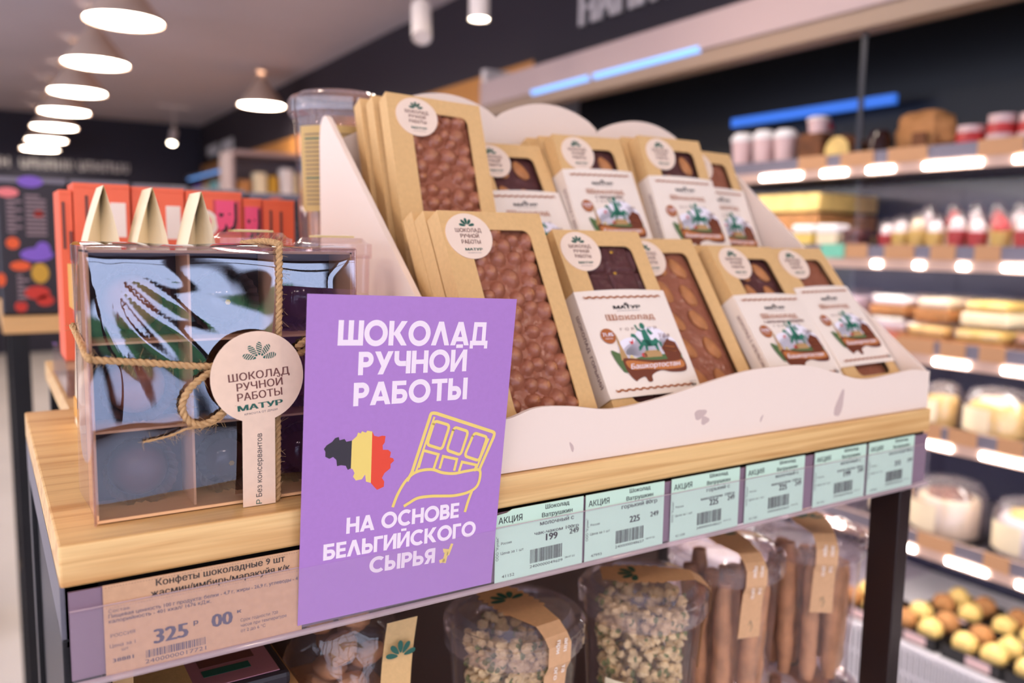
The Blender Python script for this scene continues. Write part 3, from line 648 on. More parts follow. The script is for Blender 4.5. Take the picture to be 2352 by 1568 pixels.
# ================================================================== purple sign
sg_o = Vector((.108, -.0046, -.0625)); sg_u = Vector((.99996, 0, -.00845)); sg_v = Vector((.00844, -.0375, .99926)); sg_n = sg_v.cross(sg_u).normalized()
def s3(l=0): return lambda x, y, l=l: tuple(sg_o+sg_u*(x/1000)+sg_v*((y+3.2)/1000)-sg_n*(.0004+.00008*l))
sg = thing('sign_card', 'purple card sign with white lettering standing in the price rail', 'sign')
card = [(0, -2), (3.8, 172.9), (128, 168.6), (118.4, -2.4)]
MB().prism(card, 'purple', lambda u, v: tuple(sg_o+sg_u*(u/1000)+sg_v*((v+3.2)/1000)-sg_n*.0004), lambda u, v: tuple(sg_o+sg_u*(u/1000)+sg_v*((v+3.2)/1000))).build('card', sg)
lt = MB()
for s_, bl, br, cap in (('ШОКОЛАД', (19.8, 146.1), (109.2, 142.4), 13.2), ('РУЧНОЙ', (31.2, 129.9), (96.0, 128.2), 12.4), ('РАБОТЫ', (28.8, 113.5), (97.0, 112.0), 12.5), ('НА ОСНОВЕ', (26.0, 44.1), (94.4, 42.4), 8.9), ('БЕЛЬГИЙСКОГО', (13.4, 31.4), (106.1, 29.6), 8.9), ('СЫРЬЯ', (39.5, 19.2), (79.7, 17.7), 8.9)):
    geotext(lt, s_, s3(1), bl, br, cap, 'sign_white')
lt.build('lettering', sg, fix=False)
mp_ = MB()
mp_.tess([[(13.2, 92.2), (14.6, 94.0), (17.6, 95.6), (19.2, 97.4), (21.2, 97.8), (21.6, 96.0), (24.4, 96.4), (25.4, 94.8), (28.5, 95.1), (28.1, 80.0), (26.4, 79.4), (25.2, 81.8), (22.6, 82.4), (20.4, 82.2), (20.0, 85.6), (18.2, 87.4), (16.2, 86.6), (14.0, 88.0), (14.0, 90.6)]], 'sign_black', s3(1))
mp_.tess([[(28.5, 95.1), (31.2, 97.2), (31.8, 99.1), (33.4, 98.5), (34.0, 99.6), (36.2, 98.6), (37.0, 99.6), (39.9, 98.9), (39.6, 70.5), (36.8, 71.6), (36.2, 75.6), (34.4, 73.2), (31.0, 73.0), (29.4, 75.3), (30.2, 77.2), (29.2, 79.3), (28.1, 80)]], 'sign_yellow', s3(1))
mp_.tess([[(39.9, 98.9), (41, 96.4), (43.5, 95.6), (45.6, 96.0), (47.6, 95.6), (47.2, 92), (46.0, 90.6), (46.2, 88.1), (49.2, 87.8), (51.0, 86.2), (50.4, 83.4), (52.4, 82.6), (52.9, 81.2), (50.9, 79.6), (50.9, 77.3), (47.4, 74.9), (46.0, 72.4), (47.4, 70.2), (47.2, 67.3), (43.3, 66.1), (41.4, 68.2), (39.6, 70.5)]], 'sign_red', s3(1))
mp_.build('map_emblem', sg, fix=False)
hd = MB(); f = s3(1); lay = [0]
def Sk(pts, w=1.9, n=6, cl=False):
    lay[0] += 1; stroke(hd, smooth2(pts, n, cl) if n else pts, w, s3(1+.06*lay[0]), 'sign_yellow')
def rr(quad, q=.18):
    """rounded quadrilateral outline"""
    out = []
    for i in range(4):
        p0, p1, p2 = Vector(quad[i-1]), Vector(quad[i]), Vector(quad[(i+1) % 4]); a = p1.lerp(p0, q); b = p1.lerp(p2, q)
        for t in (0, .25, .5, .75, 1): out.append(a*(1-t)**2+p1*2*t*(1-t)+b*t*t)
    return out+[out[0], out[1]]
Sk([(61.0, 68.5), (63.9, 73.3), (73.8, 103.0)], 1.9, 0); Sk([(73.7, 102.5), (74.9, 105.6), (78.4, 105.3)], 1.9, 5); Sk([(78.0, 105.4), (114.0, 91.6)], 1.9, 0); Sk([(113.6, 91.8), (116.3, 90.2), (115.6, 87.0)], 1.9, 5); Sk([(115.8, 87.6), (107.6, 70.5), (107.0, 68.4)], 1.9, 0)
Sk([(76.8, 103.6), (66.2, 73.0)], 1.3, 0); Sk([(112.6, 87.4), (105.2, 70.6)], 1.3, 0)
for qd in ([(77.0, 101.3), (86.6, 97.8), (82.2, 84.3), (72.6, 88.1)], [(89.6, 96.5), (98.8, 93.0), (94.3, 79.6), (85.2, 83.5)], [(102.7, 91.8), (111.6, 88.4), (106.6, 74.7), (96.8, 78.8)]): Sk(rr(qd), 1.7, 0)
for qd in ([(67.8, 75.4), (70.6, 85.0), (80.0, 81.6), (77.2, 73.4)], [(81.0, 73.2), (83.0, 80.2), (92.0, 77.4), (90.4, 70.8)], [(93.6, 70.0), (95.4, 75.4), (105.0, 72.4), (103.8, 68.8)]): Sk(qd, 1.6, 0)
Sk([(52.7, 54.9), (55.6, 62.0), (60.5, 69.2), (66.8, 73.2), (75.9, 73.4), (83.0, 70.6), (90.5, 69.2), (99.0, 69.6), (106.9, 69.2), (107.6, 64.0), (105.4, 59.1), (99.6, 56.6), (91.0, 56.0), (83.8, 56.8), (76.0, 57.8), (67.9, 57.9), (62.5, 55.8), (59.4, 54.4)], 1.7, 6)
Sk([(102.9, 57.8), (100.4, 51.5), (98.4, 45.0)], 1.7, 4)
for qd in ([(90.0, 27.4), (91.6, 26.9), (89.0, 20.4), (87.2, 20.6)], [(84.8, 25.2), (88.6, 24.2), (88.2, 22.4), (85.4, 22.6)], [(86.2, 23.0), (88.6, 22.6), (86.9, 16.0), (84.6, 16.8)], [(82.6, 18.6), (86.4, 19.4), (86.6, 17.2), (83.2, 16.6)]): hd.poly([f(*q) for q in qd], 'sign_yellow')
hd.build('hand_drawing', sg, fix=False)

# ================================================================== price tags in the rail
def code_bars(p, x0, x1, z0, z1, y, m='ink', seed=1):
    r_ = random.Random(seed); x = x0
    while x < x1-.0006:
        w_ = r_.choice((.00022, .00022, .0004, .0006)); p.box(x, x+w_, y, y+.00002, z0, z1, m); x += w_+r_.choice((.00025, .00025, .0005))
def teal_tag(x0, x1, lines, price, old, num, code, label, seed):
    t = thing('price_tag', label, 'price tag', 'teal price tags in the rail'); w_ = x1-x0
    cut = [(x0, -.0645), (x1, -.0645), (x1, -.0199), (x0+.012 if seed == 1 else x0, -.0199)]+([(x0+.008, -.0216), (x0, -.0222)] if seed == 1 else [])
    MB().prism(cut, 'teal', lambda u, v: (u, -.0040, v), lambda u, v: (u, -.0036, v)).build('card', t)
    p = MB(); Y = -.00412; T = lambda s_, u, z, cap, wd=None, m='ink', **k: text(p, s_, (x0+u, Y, z), (1, 0, 0), (0, 0, 1), cap, m, wd, **k)
    T('АКЦИЯ', .0022, -.0278, .0040, .0170, align='l', bold=.004)
    for i, s_ in enumerate(lines): T(s_, .0455, -.0236-.0050*i+(-.0006 if i == 3 else 0), .0028 if i < 3 else .0022, min(.034, .0026*len(s_)), bold=.008)
    T(price, .0415, -.0440, .0046, .0085, bold=.025); T(old, .0590, -.0430, .0036, .0072, bold=.015)
    T('Россия', .0042, -.0410, .0016, .0075, align='l'); T('Цена за 1 шт', .0040, -.0472, .0017, .0165, align='l')
    text(p, 'ООО "Кунак"', (x0+.0024, Y, -.0505), (0, 0, 1), (-1, 0, 0), .0018, 'ink', .015, align='l')
    code_bars(p, x0+.0255, x0+.0500, -.0568, -.0480, Y, seed=seed+4); T(code, .0378, -.0598, .0019, .0250); T(num, .0050, -.0620, .0019, .0090, align='l'); T('28.07.22', .0560, -.0585, .0012, .008)
    p.build('print', t, fix=False)
for i, a in enumerate([(.2295, .2955, ['Шоколад', 'Ватрушкин', 'молочный с', 'чак-чаком 100гр'], '199', '249', '41152', '2400000049609', 'teal price tag right beside the purple sign, price 199'),
    (.2975, .3650, ['Шоколад', 'Ватрушкин', 'горький 80гр'], '225', '249', '47993', '2400000048657', 'teal price tag second from the purple sign, three line title'),
    (.3718, .4390, ['Шоколад', 'Ватрушкин', 'горький с', 'миндалем 100гр'], '225', '249', '41109', '2400000048627', 'third teal price tag from the purple sign'),
    (.4458, .5115, ['Шоколад', 'Ватрушкин', 'молочный с', 'миндалем 100гр'], '225', '249', '41150', '2400000049607', 'fourth teal price tag from the purple sign'),
    (.5238, .5890, ['Шоколад', 'Ватрушкин', 'молочный с', 'апельсином 100гр'], '199', '249', '41151', '2400000049608', 'teal price tag second from the right end of the rail'),
    (.5928, .6570, ['Шоколад', 'Ватрушкин', 'молочный 80гр'], '215', '249', '47995', '2400000048658', 'teal price tag at the right end of the rail above the black leg')]):
    teal_tag(*a, i+1)
kt = thing('price_tag', 'large kraft paper price tag under the clear candy box, price 325', 'price tag')
MB().box(.017, .1105, -.0040, -.0036, -.0643, -.0205, 'kraft_tag').build('card', kt)
p = MB(); Y = -.00412; T = lambda s_, u, z, cap, wd=None, m='ink', **k: text(p, s_, (.017+u, Y, z), (1, 0, 0), (0, 0, 1), cap, m, wd, **k)
T('Конфеты шоколадные 9 шт', .0540, -.0252, .0034, .0620, bold=.012); T('жасмин/имбирь/маракуйя к/к', .0540, -.0303, .0034, .0670, bold=.012)
for u in [.001+.00125*k for k in range(73)]: p.box(.017+u, .017+u+.0006, Y, Y+.00002, -.0217, -.02158, 'ink'); p.box(.017+u, .017+u+.0006, Y, Y+.00002, -.03180, -.03168, 'ink_grey')
T('Состав:', .0020, -.0340, .0016, .0095, 'ink_grey', align='l'); T('Пищевая ценность 100 г продукта: белки - 4,7 г, жиры - 26,9 г, углеводы - 41', .0020, -.0366, .0019, .0905, 'ink_grey', align='l', bold=.006); T('калорийность - 401 ккал/ 1676 кДж.', .0020, -.0391, .0019, .0460, 'ink_grey', align='l', bold=.006)
T('325', .0290, -.0538, .0075, .0150, 'ink_grey', bold=.03); T('р', .0405, -.0485, .0024, .002, 'ink_grey', bold=.02); T('00', .0530, -.0522, .0070, .0095, 'ink_grey', bold=.03); T('к', .0615, -.0475, .0020, .002, 'ink_grey', bold=.02)
T('РОССИЯ', .0025, -.0462, .0017, .0105, 'ink_grey', align='l'); T('Цена за 1', .0020, -.0512, .0018, .0110, 'ink_grey', align='l'); T('шт', .0085, -.0536, .0016, .003, 'ink_grey'); T('38881', .0030, -.0585, .0019, .0090, 'ink_grey', align='l', bold=.01)
for i, s_ in enumerate(('Срок годности: 720', 'часов при температуре', 'от 2 до 6 °С')): T(s_, .0620, -.0525-.0028*i, .0017, (.019, .0235, .0125)[i], 'ink_grey', align='l')
code_bars(p, .0345, .0620, -.0600, -.0562, Y, 'ink_grey', 3); T('2400000017721', .0310, -.0628, .0021, .0280, 'ink_grey')
p.build('print', kt, fix=False)
# ================================================================== clear candy box with twine and tag
cb = thing('candy_gift_box', 'clear plastic gift box of bonbons tied with twine, at the left table end', 'gift box')
CX0, CX1, CY0, CY1, CZ1 = .0175, .1515, .0205, .093, .1355
xd, zd = [.0185, .0650, .1075, .1505], [.0012, .0450, .0885, .1335]
tc_ = MB().box(.0185, .1505, .057, .0585, .0012, .1335, 'tray_dark').box(.0185, .1505, .0225, .057, .0008, .0022, 'tray_card')
for x in (.0185, .1495): tc_.box(x, x+.001, .0235, .057, .0022, .1335, 'tray_card')
tc_.box(.0185, .1505, .0235, .057, .1325, .1335, 'tray_card').build('card_tray', cb)
dv = MB()
for x in (.0650, .1085): dv.box(x-.0006, x+.0006, .0265, .0568, .0023, .1320, 'tray_card')
for z in (.0450, .0885): dv.box(.0196, .1494, .0262, .0568, z-.0006, z+.0006, 'tray_card')
dv.build('divider', cb)
def wave(u, v):
    d = math.hypot(u-.03, v-.93)
    a = math.atan2(v-.95, u-.02)
    cr_ = .00022*math.sin(a*19+3*noise.noise(Vector((u*3, v*3, 7))))*math.exp(-d*2.6)*min(1, d*5)*(1 if u < .7 else 0)
    s_ = .0007*math.sin(u*5.5+v*2.2+1.0)*math.sin(v*4.2+.6)+.00012*math.sin(u*15+v*8)+.00025*noise.noise(Vector((u*6, v*3, 2)))
    e = min(1, min(u, 1-u, v, 1-v)*9)
    rim = .0016*(1-min(1, (1-v)*14))**2
    return (cr_+s_)*e-.0008*e+rim+.0034*max(0, 1-v/.37)**1.3
MB().grid(70, 70, lambda u, v: (CX0+(CX1-CX0)*u, CY0+wave(u, v), .0006+(CZ1-.0006)*v), 'clear_cover').build('plastic_front', cb, smooth=True, fix=False)['label'] = 'clear wavy plastic front'
sh = MB()
def sidegrid(x): sh.grid(10, 10, lambda u, v: (x+.0008*math.sin(u*5+v*4), CY0+(CY1-CY0)*u, .0006+(CZ1-.0006)*v), 'clear_side')
sidegrid(CX0); sidegrid(CX1)
sh.grid(20, 10, lambda u, v: (CX0+(CX1-CX0)*u, CY0+(CY1-CY0)*v, CZ1+.0022*math.sin(PI*v)*(.4+.6*abs(math.sin(u*6+1)))), 'clear_cover')
sh.grid(2, 2, lambda u, v: (CX0+(CX1-CX0)*u, CY1, .0006+(CZ1-.0006)*v), 'clear_plastic')
for x in (CX0, CX1): sh.tube([(x, CY0, .0006), (x, CY0, CZ1)], .0006, 'clear_side', 8)
sh.tube([(CX0, CY0, CZ1), (CX1, CY0, CZ1)], .0007, 'clear_side', 8)
sh.build('plastic_sleeve', cb, smooth=True, fix=False)
# twine
tw = MB(); R3 = random.Random(5)
def rope(path, n=120, r=.00115, tw_=.0062):
    P = smooth3(path, n)
    for ph in (0, PI):
        out = []; s = 0
        for i, q in enumerate(P):
            d = (P[min(i+1, len(P)-1)]-P[max(i-1, 0)]).normalized(); u = d.orthogonal().normalized() if abs(d.y) > .9 else d.cross(Vector((0, 1, 0))).normalized(); w = d.cross(u)
            if i: s += (q-P[i-1]).length
            a = ph+2*PI*s/tw_; out.append(q+(u*math.cos(a)+w*math.sin(a))*r*.72)
        tw.tube(out, r, 'twine', 6)
    for _ in range(int(len(P)*1.7)):
        q = R3.choice(P); d = Vector((R3.uniform(-1, 1), R3.uniform(-.9, .1), R3.uniform(-1, 1))).normalized(); ln = R3.uniform(.001, .0060)**1.0; b_ = Vector((R3.uniform(-1, 1), R3.uniform(-.4, .1), R3.uniform(-1, 1)))*ln*.5
        tw.tube([q, q+d*ln*.5+b_*.25, q+d*ln+b_], .00006, 'twine', 3)
def smooth3(pts, n):
    P = [Vector(p) for p in pts]; out = []; L = len(P); k = max(2, n//(L-1))
    for i in range(L-1):
        p0, p1, p2, p3 = P[max(0, i-1)], P[i], P[i+1], P[min(L-1, i+2)]
        for j in range(k):
            t = j/k; out.append(.5*((2*p1)+(p2-p0)*t+(2*p0-5*p1+4*p2-p3)*t*t+(3*p1-p0-3*p2+p3)*t**3))
    return out+[P[-1]]
rope([(.1085, .092, .1375), (.1085, .05, .1390), (.1088, .022, .1378), (.1086, .0185, .134), (.1080, .0185, .10), (.1065, .0182, .06), (.1060, .0182, .03), (.1055, .0185, .0012)], 220)
rope([(.0170, .090, .092), (.0168, .05, .088), (.0172, .0208, .0835), (.020, .0192, .0820), (.045, .0185, .0790), (.0705, .0180, .0758), (.095, .0180, .0765), (.1135, .0182, .0775), (.135, .0185, .088), (.1520, .0195, .095)], 240)
rope([(.0860, .0172, .0760), (.0735, .0165, .0735), (.0620, .0160, .0655), (.0580, .0162, .0560), (.0620, .0168, .0480), (.0700, .0165, .0470), (.0800, .0170, .0535), (.0880, .0172, .0600)], 160)
rope([(.0840, .0175, .0560), (.0760, .0165, .0480), (.0680, .0160, .0455), (.0600, .0165, .0450), (.0520, .0180, .0420), (.0400, .0188, .0400)], 60, .0004, .01)
rope([(.1170, .0175, .0830), (.1230, .0170, .0870), (.1300, .0175, .0860)], 40)
tw.build('twine', cb, smooth=True)
# round tag with paper strip
tg = MB(); TY = .0118; cx, cz, r = .0945, .0695, .0238
f3 = lambda u, v, l=0: (u, TY-.00006*l+(.0035*(1-v/.05) if v < .05 else 0), v)
pts = [(.1030, .0490), (.1035, .0005), (.0865, .0005), (.0862, .0490)]
a0, a1 = math.asin((.1030-cx)/r), math.asin((.0862-cx)/r)
n = 44; arc = []
for k in range(n+1):
    t = -PI/2+a1-(2*PI-(a0-a1))*k/n; arc.append((cx+r*math.cos(t), cz+r*math.sin(t)))
tg.prism([(.1032, .0250), (.1035, .0005), (.0865, .0005), (.0863, .0250)]+arc, 'paper_cream2', lambda u, v: f3(u, v), lambda u, v: (f3(u, v)[0], f3(u, v)[1]+.0003, v))
mat('paper_cream2', (236, 205, 180), .65, var=.03, vscale=200)
tgo = tg.build('round_tag', cb)
p = MB(); F = lambda u, v: f3(u, v, 2); rot = math.radians(4.5); U = (math.cos(rot), 0, math.sin(rot)); V = (-math.sin(rot), 0, math.cos(rot))
leaf_emblem(p, .0955, .0790, .0088, F, 'ink_green', ('paper_cream2', lambda u, v: f3(u, v, 3)))
for s_, u, z, wd in (('ШОКОЛАД', .0953, .0689, .0312), ('РУЧНОЙ', .0955, .0637, .0235), ('РАБОТЫ', .0955, .0584, .0230)): text(p, s_, F(u, z), U, V, .0040, 'ink_brown', wd, bold=.012, res=3)
text(p, 'МАТУР', F(.0956, .0532), U, V, .0029, 'ink_green', .0228, bold=.03, res=3); text(p, 'КРАСОТА ОТ ДУШИ', F(.0958, .0507), U, V, .0010, 'ink_grey', .0170)
dn = Vector((0, -.0035/.05, 1)).normalized()
for s_, z, wd, mm, b_ in (('Без консервантов', .0052, .0345, 'ink', .006), ('МАТУР', -.0128, .0165, 'ink_green', .03)):
    v_, fc, w_ = glyphs(s_, b_, 3); sx = wd/w_; sy = .0030/CAP
    vs = []
    for q in v_:
        z_ = z+q[0]*sx; vs.append(f3(.0962-q[1]*sy, max(z_, .0008), 2+.06*q[2]))
    p.add(vs, fc, mm)
p.build('print', tgo, fix=False)
# nine bonbons
LOOK = [('top left', 'milk_choc'), ('top middle', 'gloss_choc'), ('top right', 'gloss_choc'), ('middle left', 'milk_choc'), ('middle', 'red_choc'), ('middle right', 'red_choc'), ('bottom left', 'dark_choc'), ('bottom middle', 'gloss_choc'), ('bottom right', 'gloss_choc')]
for i, (nm, mm) in enumerate(LOOK):
    c_, r_ = i % 3, 2-i//3; x = (xd[c_]+xd[c_+1])/2; z = zd[r_]+.0182
    fallen = i == 6
    t = thing('chocolate_bonbon', '%s bonbon in the %s compartment of the clear box' % ({'milk_choc': 'brown', 'dark_choc': 'dull dark', 'gloss_choc': 'glossy dark', 'red_choc': 'reddish marbled'}[mm], nm), 'bonbon', 'bonbons in the clear box', (x, .0545, z))
    b_ = MB().lathe([(0.0001, .0165), (.006, .0158), (.0105, .0130), (.0135, .0085), (.0148, .003), (.0150, 0)], mm, axis='y', n=24); b_.build('praline', t, smooth=True)
    MB().lathe([(.0142, .0005), (.0165, .007), (.0176, .0125)], 'cup_paper', axis='y', n=48, rib=.05, cap=False).build('paper_cup', t)
    if i in (1, 4, 7): MB().lathe([(0.0001, .0172), (.0012, .0175), (.0015, .0180)], 'gold', axis='y', n=6).build('sprinkle', t)

# ================================================================== things behind the candy box
def pouch(x, y, w, d, h, label, lean=0):
    t = thing('paper_pouch', label, 'pouch', 'cream folded pouches', (x, y, .0005))
    m = MB(); N = 12
    def wd(v): return w*(1-.12*v) if v < .62 else w*(.926)*(max(0, 1-((v-.62)/.38)**1.5))
    for sx in (-1, 1):
        m.grid(4, N*2, lambda a, b, sx=sx: (sx*wd(b)/2+lean*b, -d/2+d*a, h*b), 'paper_cream')
    for sy in (-1, 1):
        for sx in (-1, 1):
            m.grid(4, N*2, lambda a, b, sx=sx, sy=sy: (sx*wd(b)/2*(1-a)+lean*b, sy*(d/2-.022*a*b), h*b), 'paper_cream')
    m.poly([(-w/2, -d/2, 0), (w/2, -d/2, 0), (w/2, d/2, 0), (-w/2, d/2, 0)], 'paper_cream'); m.build('paper_bag', t)
    for za, zb in ((h*.50, h*.68), (.006, .020)): MB().box(-w/2-.0004, w/2+.0004, -d/2-.0006, d/2, za, zb, 'yellow_band').build('colour_band', t)
    p = MB()
    for k in range(22): p.box(-w*.32, w*.36, -d/2-.0007, -d/2-.00055, h*.14+.0026*k, h*.14+.0026*k+.0010, 'label_text')
    p.build('print', t); return t
pouch(.0460, .262, .030, .045, .176, 'cream folded paper pouch, leftmost of the three peaks behind the clear box', .006)
pouch(.0755, .235, .030, .045, .1745, 'cream folded paper pouch, middle of the three peaks behind the clear box', .004)
pouch(.1010, .195, .028, .040, .171, 'cream folded paper pouch, right of the three peaks behind the clear box', .003)
for (x, y, h, lb) in ((.138, .180, .1445, 'small clear tub with cream lid label, left of the two behind the gift box'), (.1860, .150, .1415, 'small clear tub with cream lid label, right one beside the white tray')):
    t = thing('sweets_tub', lb, 'tub', 'clear tubs behind the gift box', (x, y, .0005))
    MB().lathe([(.0001, 0), (.022, 0), (.026, h-.012)], 'clear_jar', n=28, cap=False).build('tub', t, smooth=True)
    MB().lathe([(.0275, h-.014), (.0275, h-.004), (.024, h-.003), (.021, h)], 'clear_jar', n=28, rib=.01).build('lid', t, smooth=True)
    MB().box(-.014, .013, -.0085, .008, h+.0002, h+.0016, 'cream_lid').box(-.011, .010, -.006, .006, h+.0016, h+.0019, 'paper').build('label', t)
    MB().lathe([(.020, .002), (.0245, h*.72)], 'cream_food', n=20).build('filling', t, smooth=True)
# tall cups behind the tray
mat('cup_kraft', (200, 166, 104), .7)
def cup_jar(x, y, z, label, group, h=.135, r0=.036, r1=.0405, fill=None):
    t = thing('plastic_cup', label, 'cup', group, (x, y, z))
    MB().lathe([(.0001, 0), (r0*.9, 0), (r0, .002), (r1, h-.022), (r1+.002, h-.014)], 'clear_jar', n=40, cap=False).build('cup', t, smooth=True)
    MB().lathe([(r1+.0005, h-.024), (r1+.0045, h-.019), (r1+.0045, h-.008), (r1+.002, h-.004), (r1-.004, h-.002), (r1-.006, h)], 'clear_lid', n=72, rib=.012).build('lid', t)
    return t
t = cup_jar(.262, .3365, .1360, 'tall clear cup with ribbed lid and kraft label behind the white tray, upper one', 'stacked clear cups', h=.1375)
m = MB(); m.grid(40, 2, lambda u, v: ((.0385+.0025*v)*math.cos(PI+.25+u*2.6), (.0385+.0025*v)*math.sin(PI+.25+u*2.6), .030+.075*v), 'cup_kraft'); lo = m.build('label', t, smooth=True, fix=False)
p = MB()
for k in range(17):
    z = .036+.0038*k; q = .0390+.0025*(z-.030)/.075; p.grid(34, 1, lambda u, v: (q*math.cos(PI+.4+u*2.2), q*math.sin(PI+.4+u*2.2), z+.0014*v), 'label_text' if k not in (6, 15) else 'ink_green')
p.build('print', lo, fix=False)
st_ = MB()
for k in range(9):
    a = k*.7; st_.tube([(.022*math.cos(a), .022*math.sin(a), .004), (.024*math.cos(a+.1), .024*math.sin(a+.1), .085+.012*math.sin(k*2.3))], .0065, 'cracker', 8)
tag(st_.build('biscuit_filling', smooth=True), 'brown biscuit pieces filling the upper clear cup', 'biscuits', kind='stuff').location = (.262, .3365, .1360)
c2 = cup_jar(.262, .3365, .0005, 'clear cup standing under the tall one behind the white tray, lower one', 'stacked clear cups', h=.1345)

# rear table, acrylic bin and orange cartons
rt = thing('rear_table', 'light wood table standing back to back behind the display table', 'table')
MB().box(.032, .72, .352, .66, -.0205, -.0005, 'wood_top').build('tabletop', rt)
for x in (.034, .70):
    for y in (.36, .63): MB().box(x, x+.016, y, y+.02, FLOOR_Z, -.0207, 'black_metal').build('leg', rt)
bn = MB(); bn.box(.034, .32, .395, .560, .0005, .0025, 'clear_plastic').box(.034, .036, .395, .560, .0025, .030, 'clear_jar').box(.318, .32, .395, .56, .0025, .030, 'clear_jar').box(.036, .318, .395, .397, .0025, .030, 'clear_jar').box(.036, .318, .558, .56, .0025, .030, 'clear_jar').box(.034, .32, .395, .56, .030, .032, 'clear_jar')
tag(bn.build('acrylic_stand'), 'clear acrylic stand under the orange cartons on the rear table', 'stand')
def carton(x0, x1, y0, y1, z0, z1, label, deco):
    t = thing('orange_carton', label, 'carton', 'orange cartons in a row', ((x0+x1)/2, y0, z0)); w = x1-x0; h = z1-z0
    MB().box(-w/2, w/2, 0, y1-y0, 0, h, 'orange_card').box(-w/2, w/2, -.0006, 0, h-.004, h, 'orange_card').build('carton', t, bevel=.0012)
    p = MB(); y = -.0009
    if 'code' in deco: p.box(w*.14, w*.42, y, 0, h-.046, h-.016, 'paper')
    if 'line' in deco:
        for k, (a, b) in enumerate(((.2, .62), (.68, .74), (.22, .5))): p.box(-w*.3+.005*k, -w*.3+.005*k+.0022, y, 0, h*(1-b*.55), h*(1-a*.35), 'ink_brown')
    if 'heart' in deco:
        hx = -w*.20; p.poly([(hx+.013*math.cos(2*PI*k/24), y, h-.030+.013*math.sin(2*PI*k/24)) for k in range(24)], 'paper'); p.poly([(hx+.010*math.cos(2*PI*k/24), y-.0002, h-.030+.010*math.sin(2*PI*k/24)) for k in range(24)], 'paper_cream')
        p.poly([(hx+q[0]*.0065, y-.0004, h-.030+q[1]*.0065) for q in smooth2([(0, -1), (.95, .05), (.8, .75), (.35, .8), (0, .45), (-.35, .8), (-.8, .75), (-.95, .05)], 4, True)], 'pink')
    if 'B' in deco:
        bx = w*.22 if 'heart' in deco else w*.02; q_ = .0125 if 'heart' in deco else .0085; p.box(bx-q_, bx+q_, y+.0003, 0, h-.040, h-.008, 'pink_dark')
        for dx, dz, mm, l in ((.0024, -.0024, 'ink', 0), (0, 0, 'pink', 1)): text(p, 'B', (bx-.0100+dx if 'heart' in deco else bx-.0075+dx, y-.0003*l, h-.0120+dz), (0, 0, -1), (1, 0, 0), .0180 if 'heart' in deco else .0130, mm, .0205, align='l', bold=.06)
    p.build('print', t, fix=False); return t
ZC = .0325
for a in ((.0350, .0450, .400, .46, .1800, 'narrow orange carton, left end of the orange row', ('line',)), (.0460, .0905, .398, .45, .1865, 'orange carton with a blank pale square, second from left', ('code', 'line')), (.0925, .1370, .402, .45, .1855, 'orange carton with a pale square between two cream peaks', ('code', 'line')),
          (.1385, .1885, .400, .45, .1845, 'orange carton with round heart badge and pink letter B', ('heart', 'B')), (.1900, .2080, .402, .45, .1795, 'slim orange carton with pink letter B only', ('B',)), (.2095, .2400, .402, .45, .1790, 'orange carton next to the tall clear cup, right end of row', ('line',))):
    carton(a[0]*1.0, a[1]*1.0, a[2], a[3], ZC, a[4], a[5], a[6])

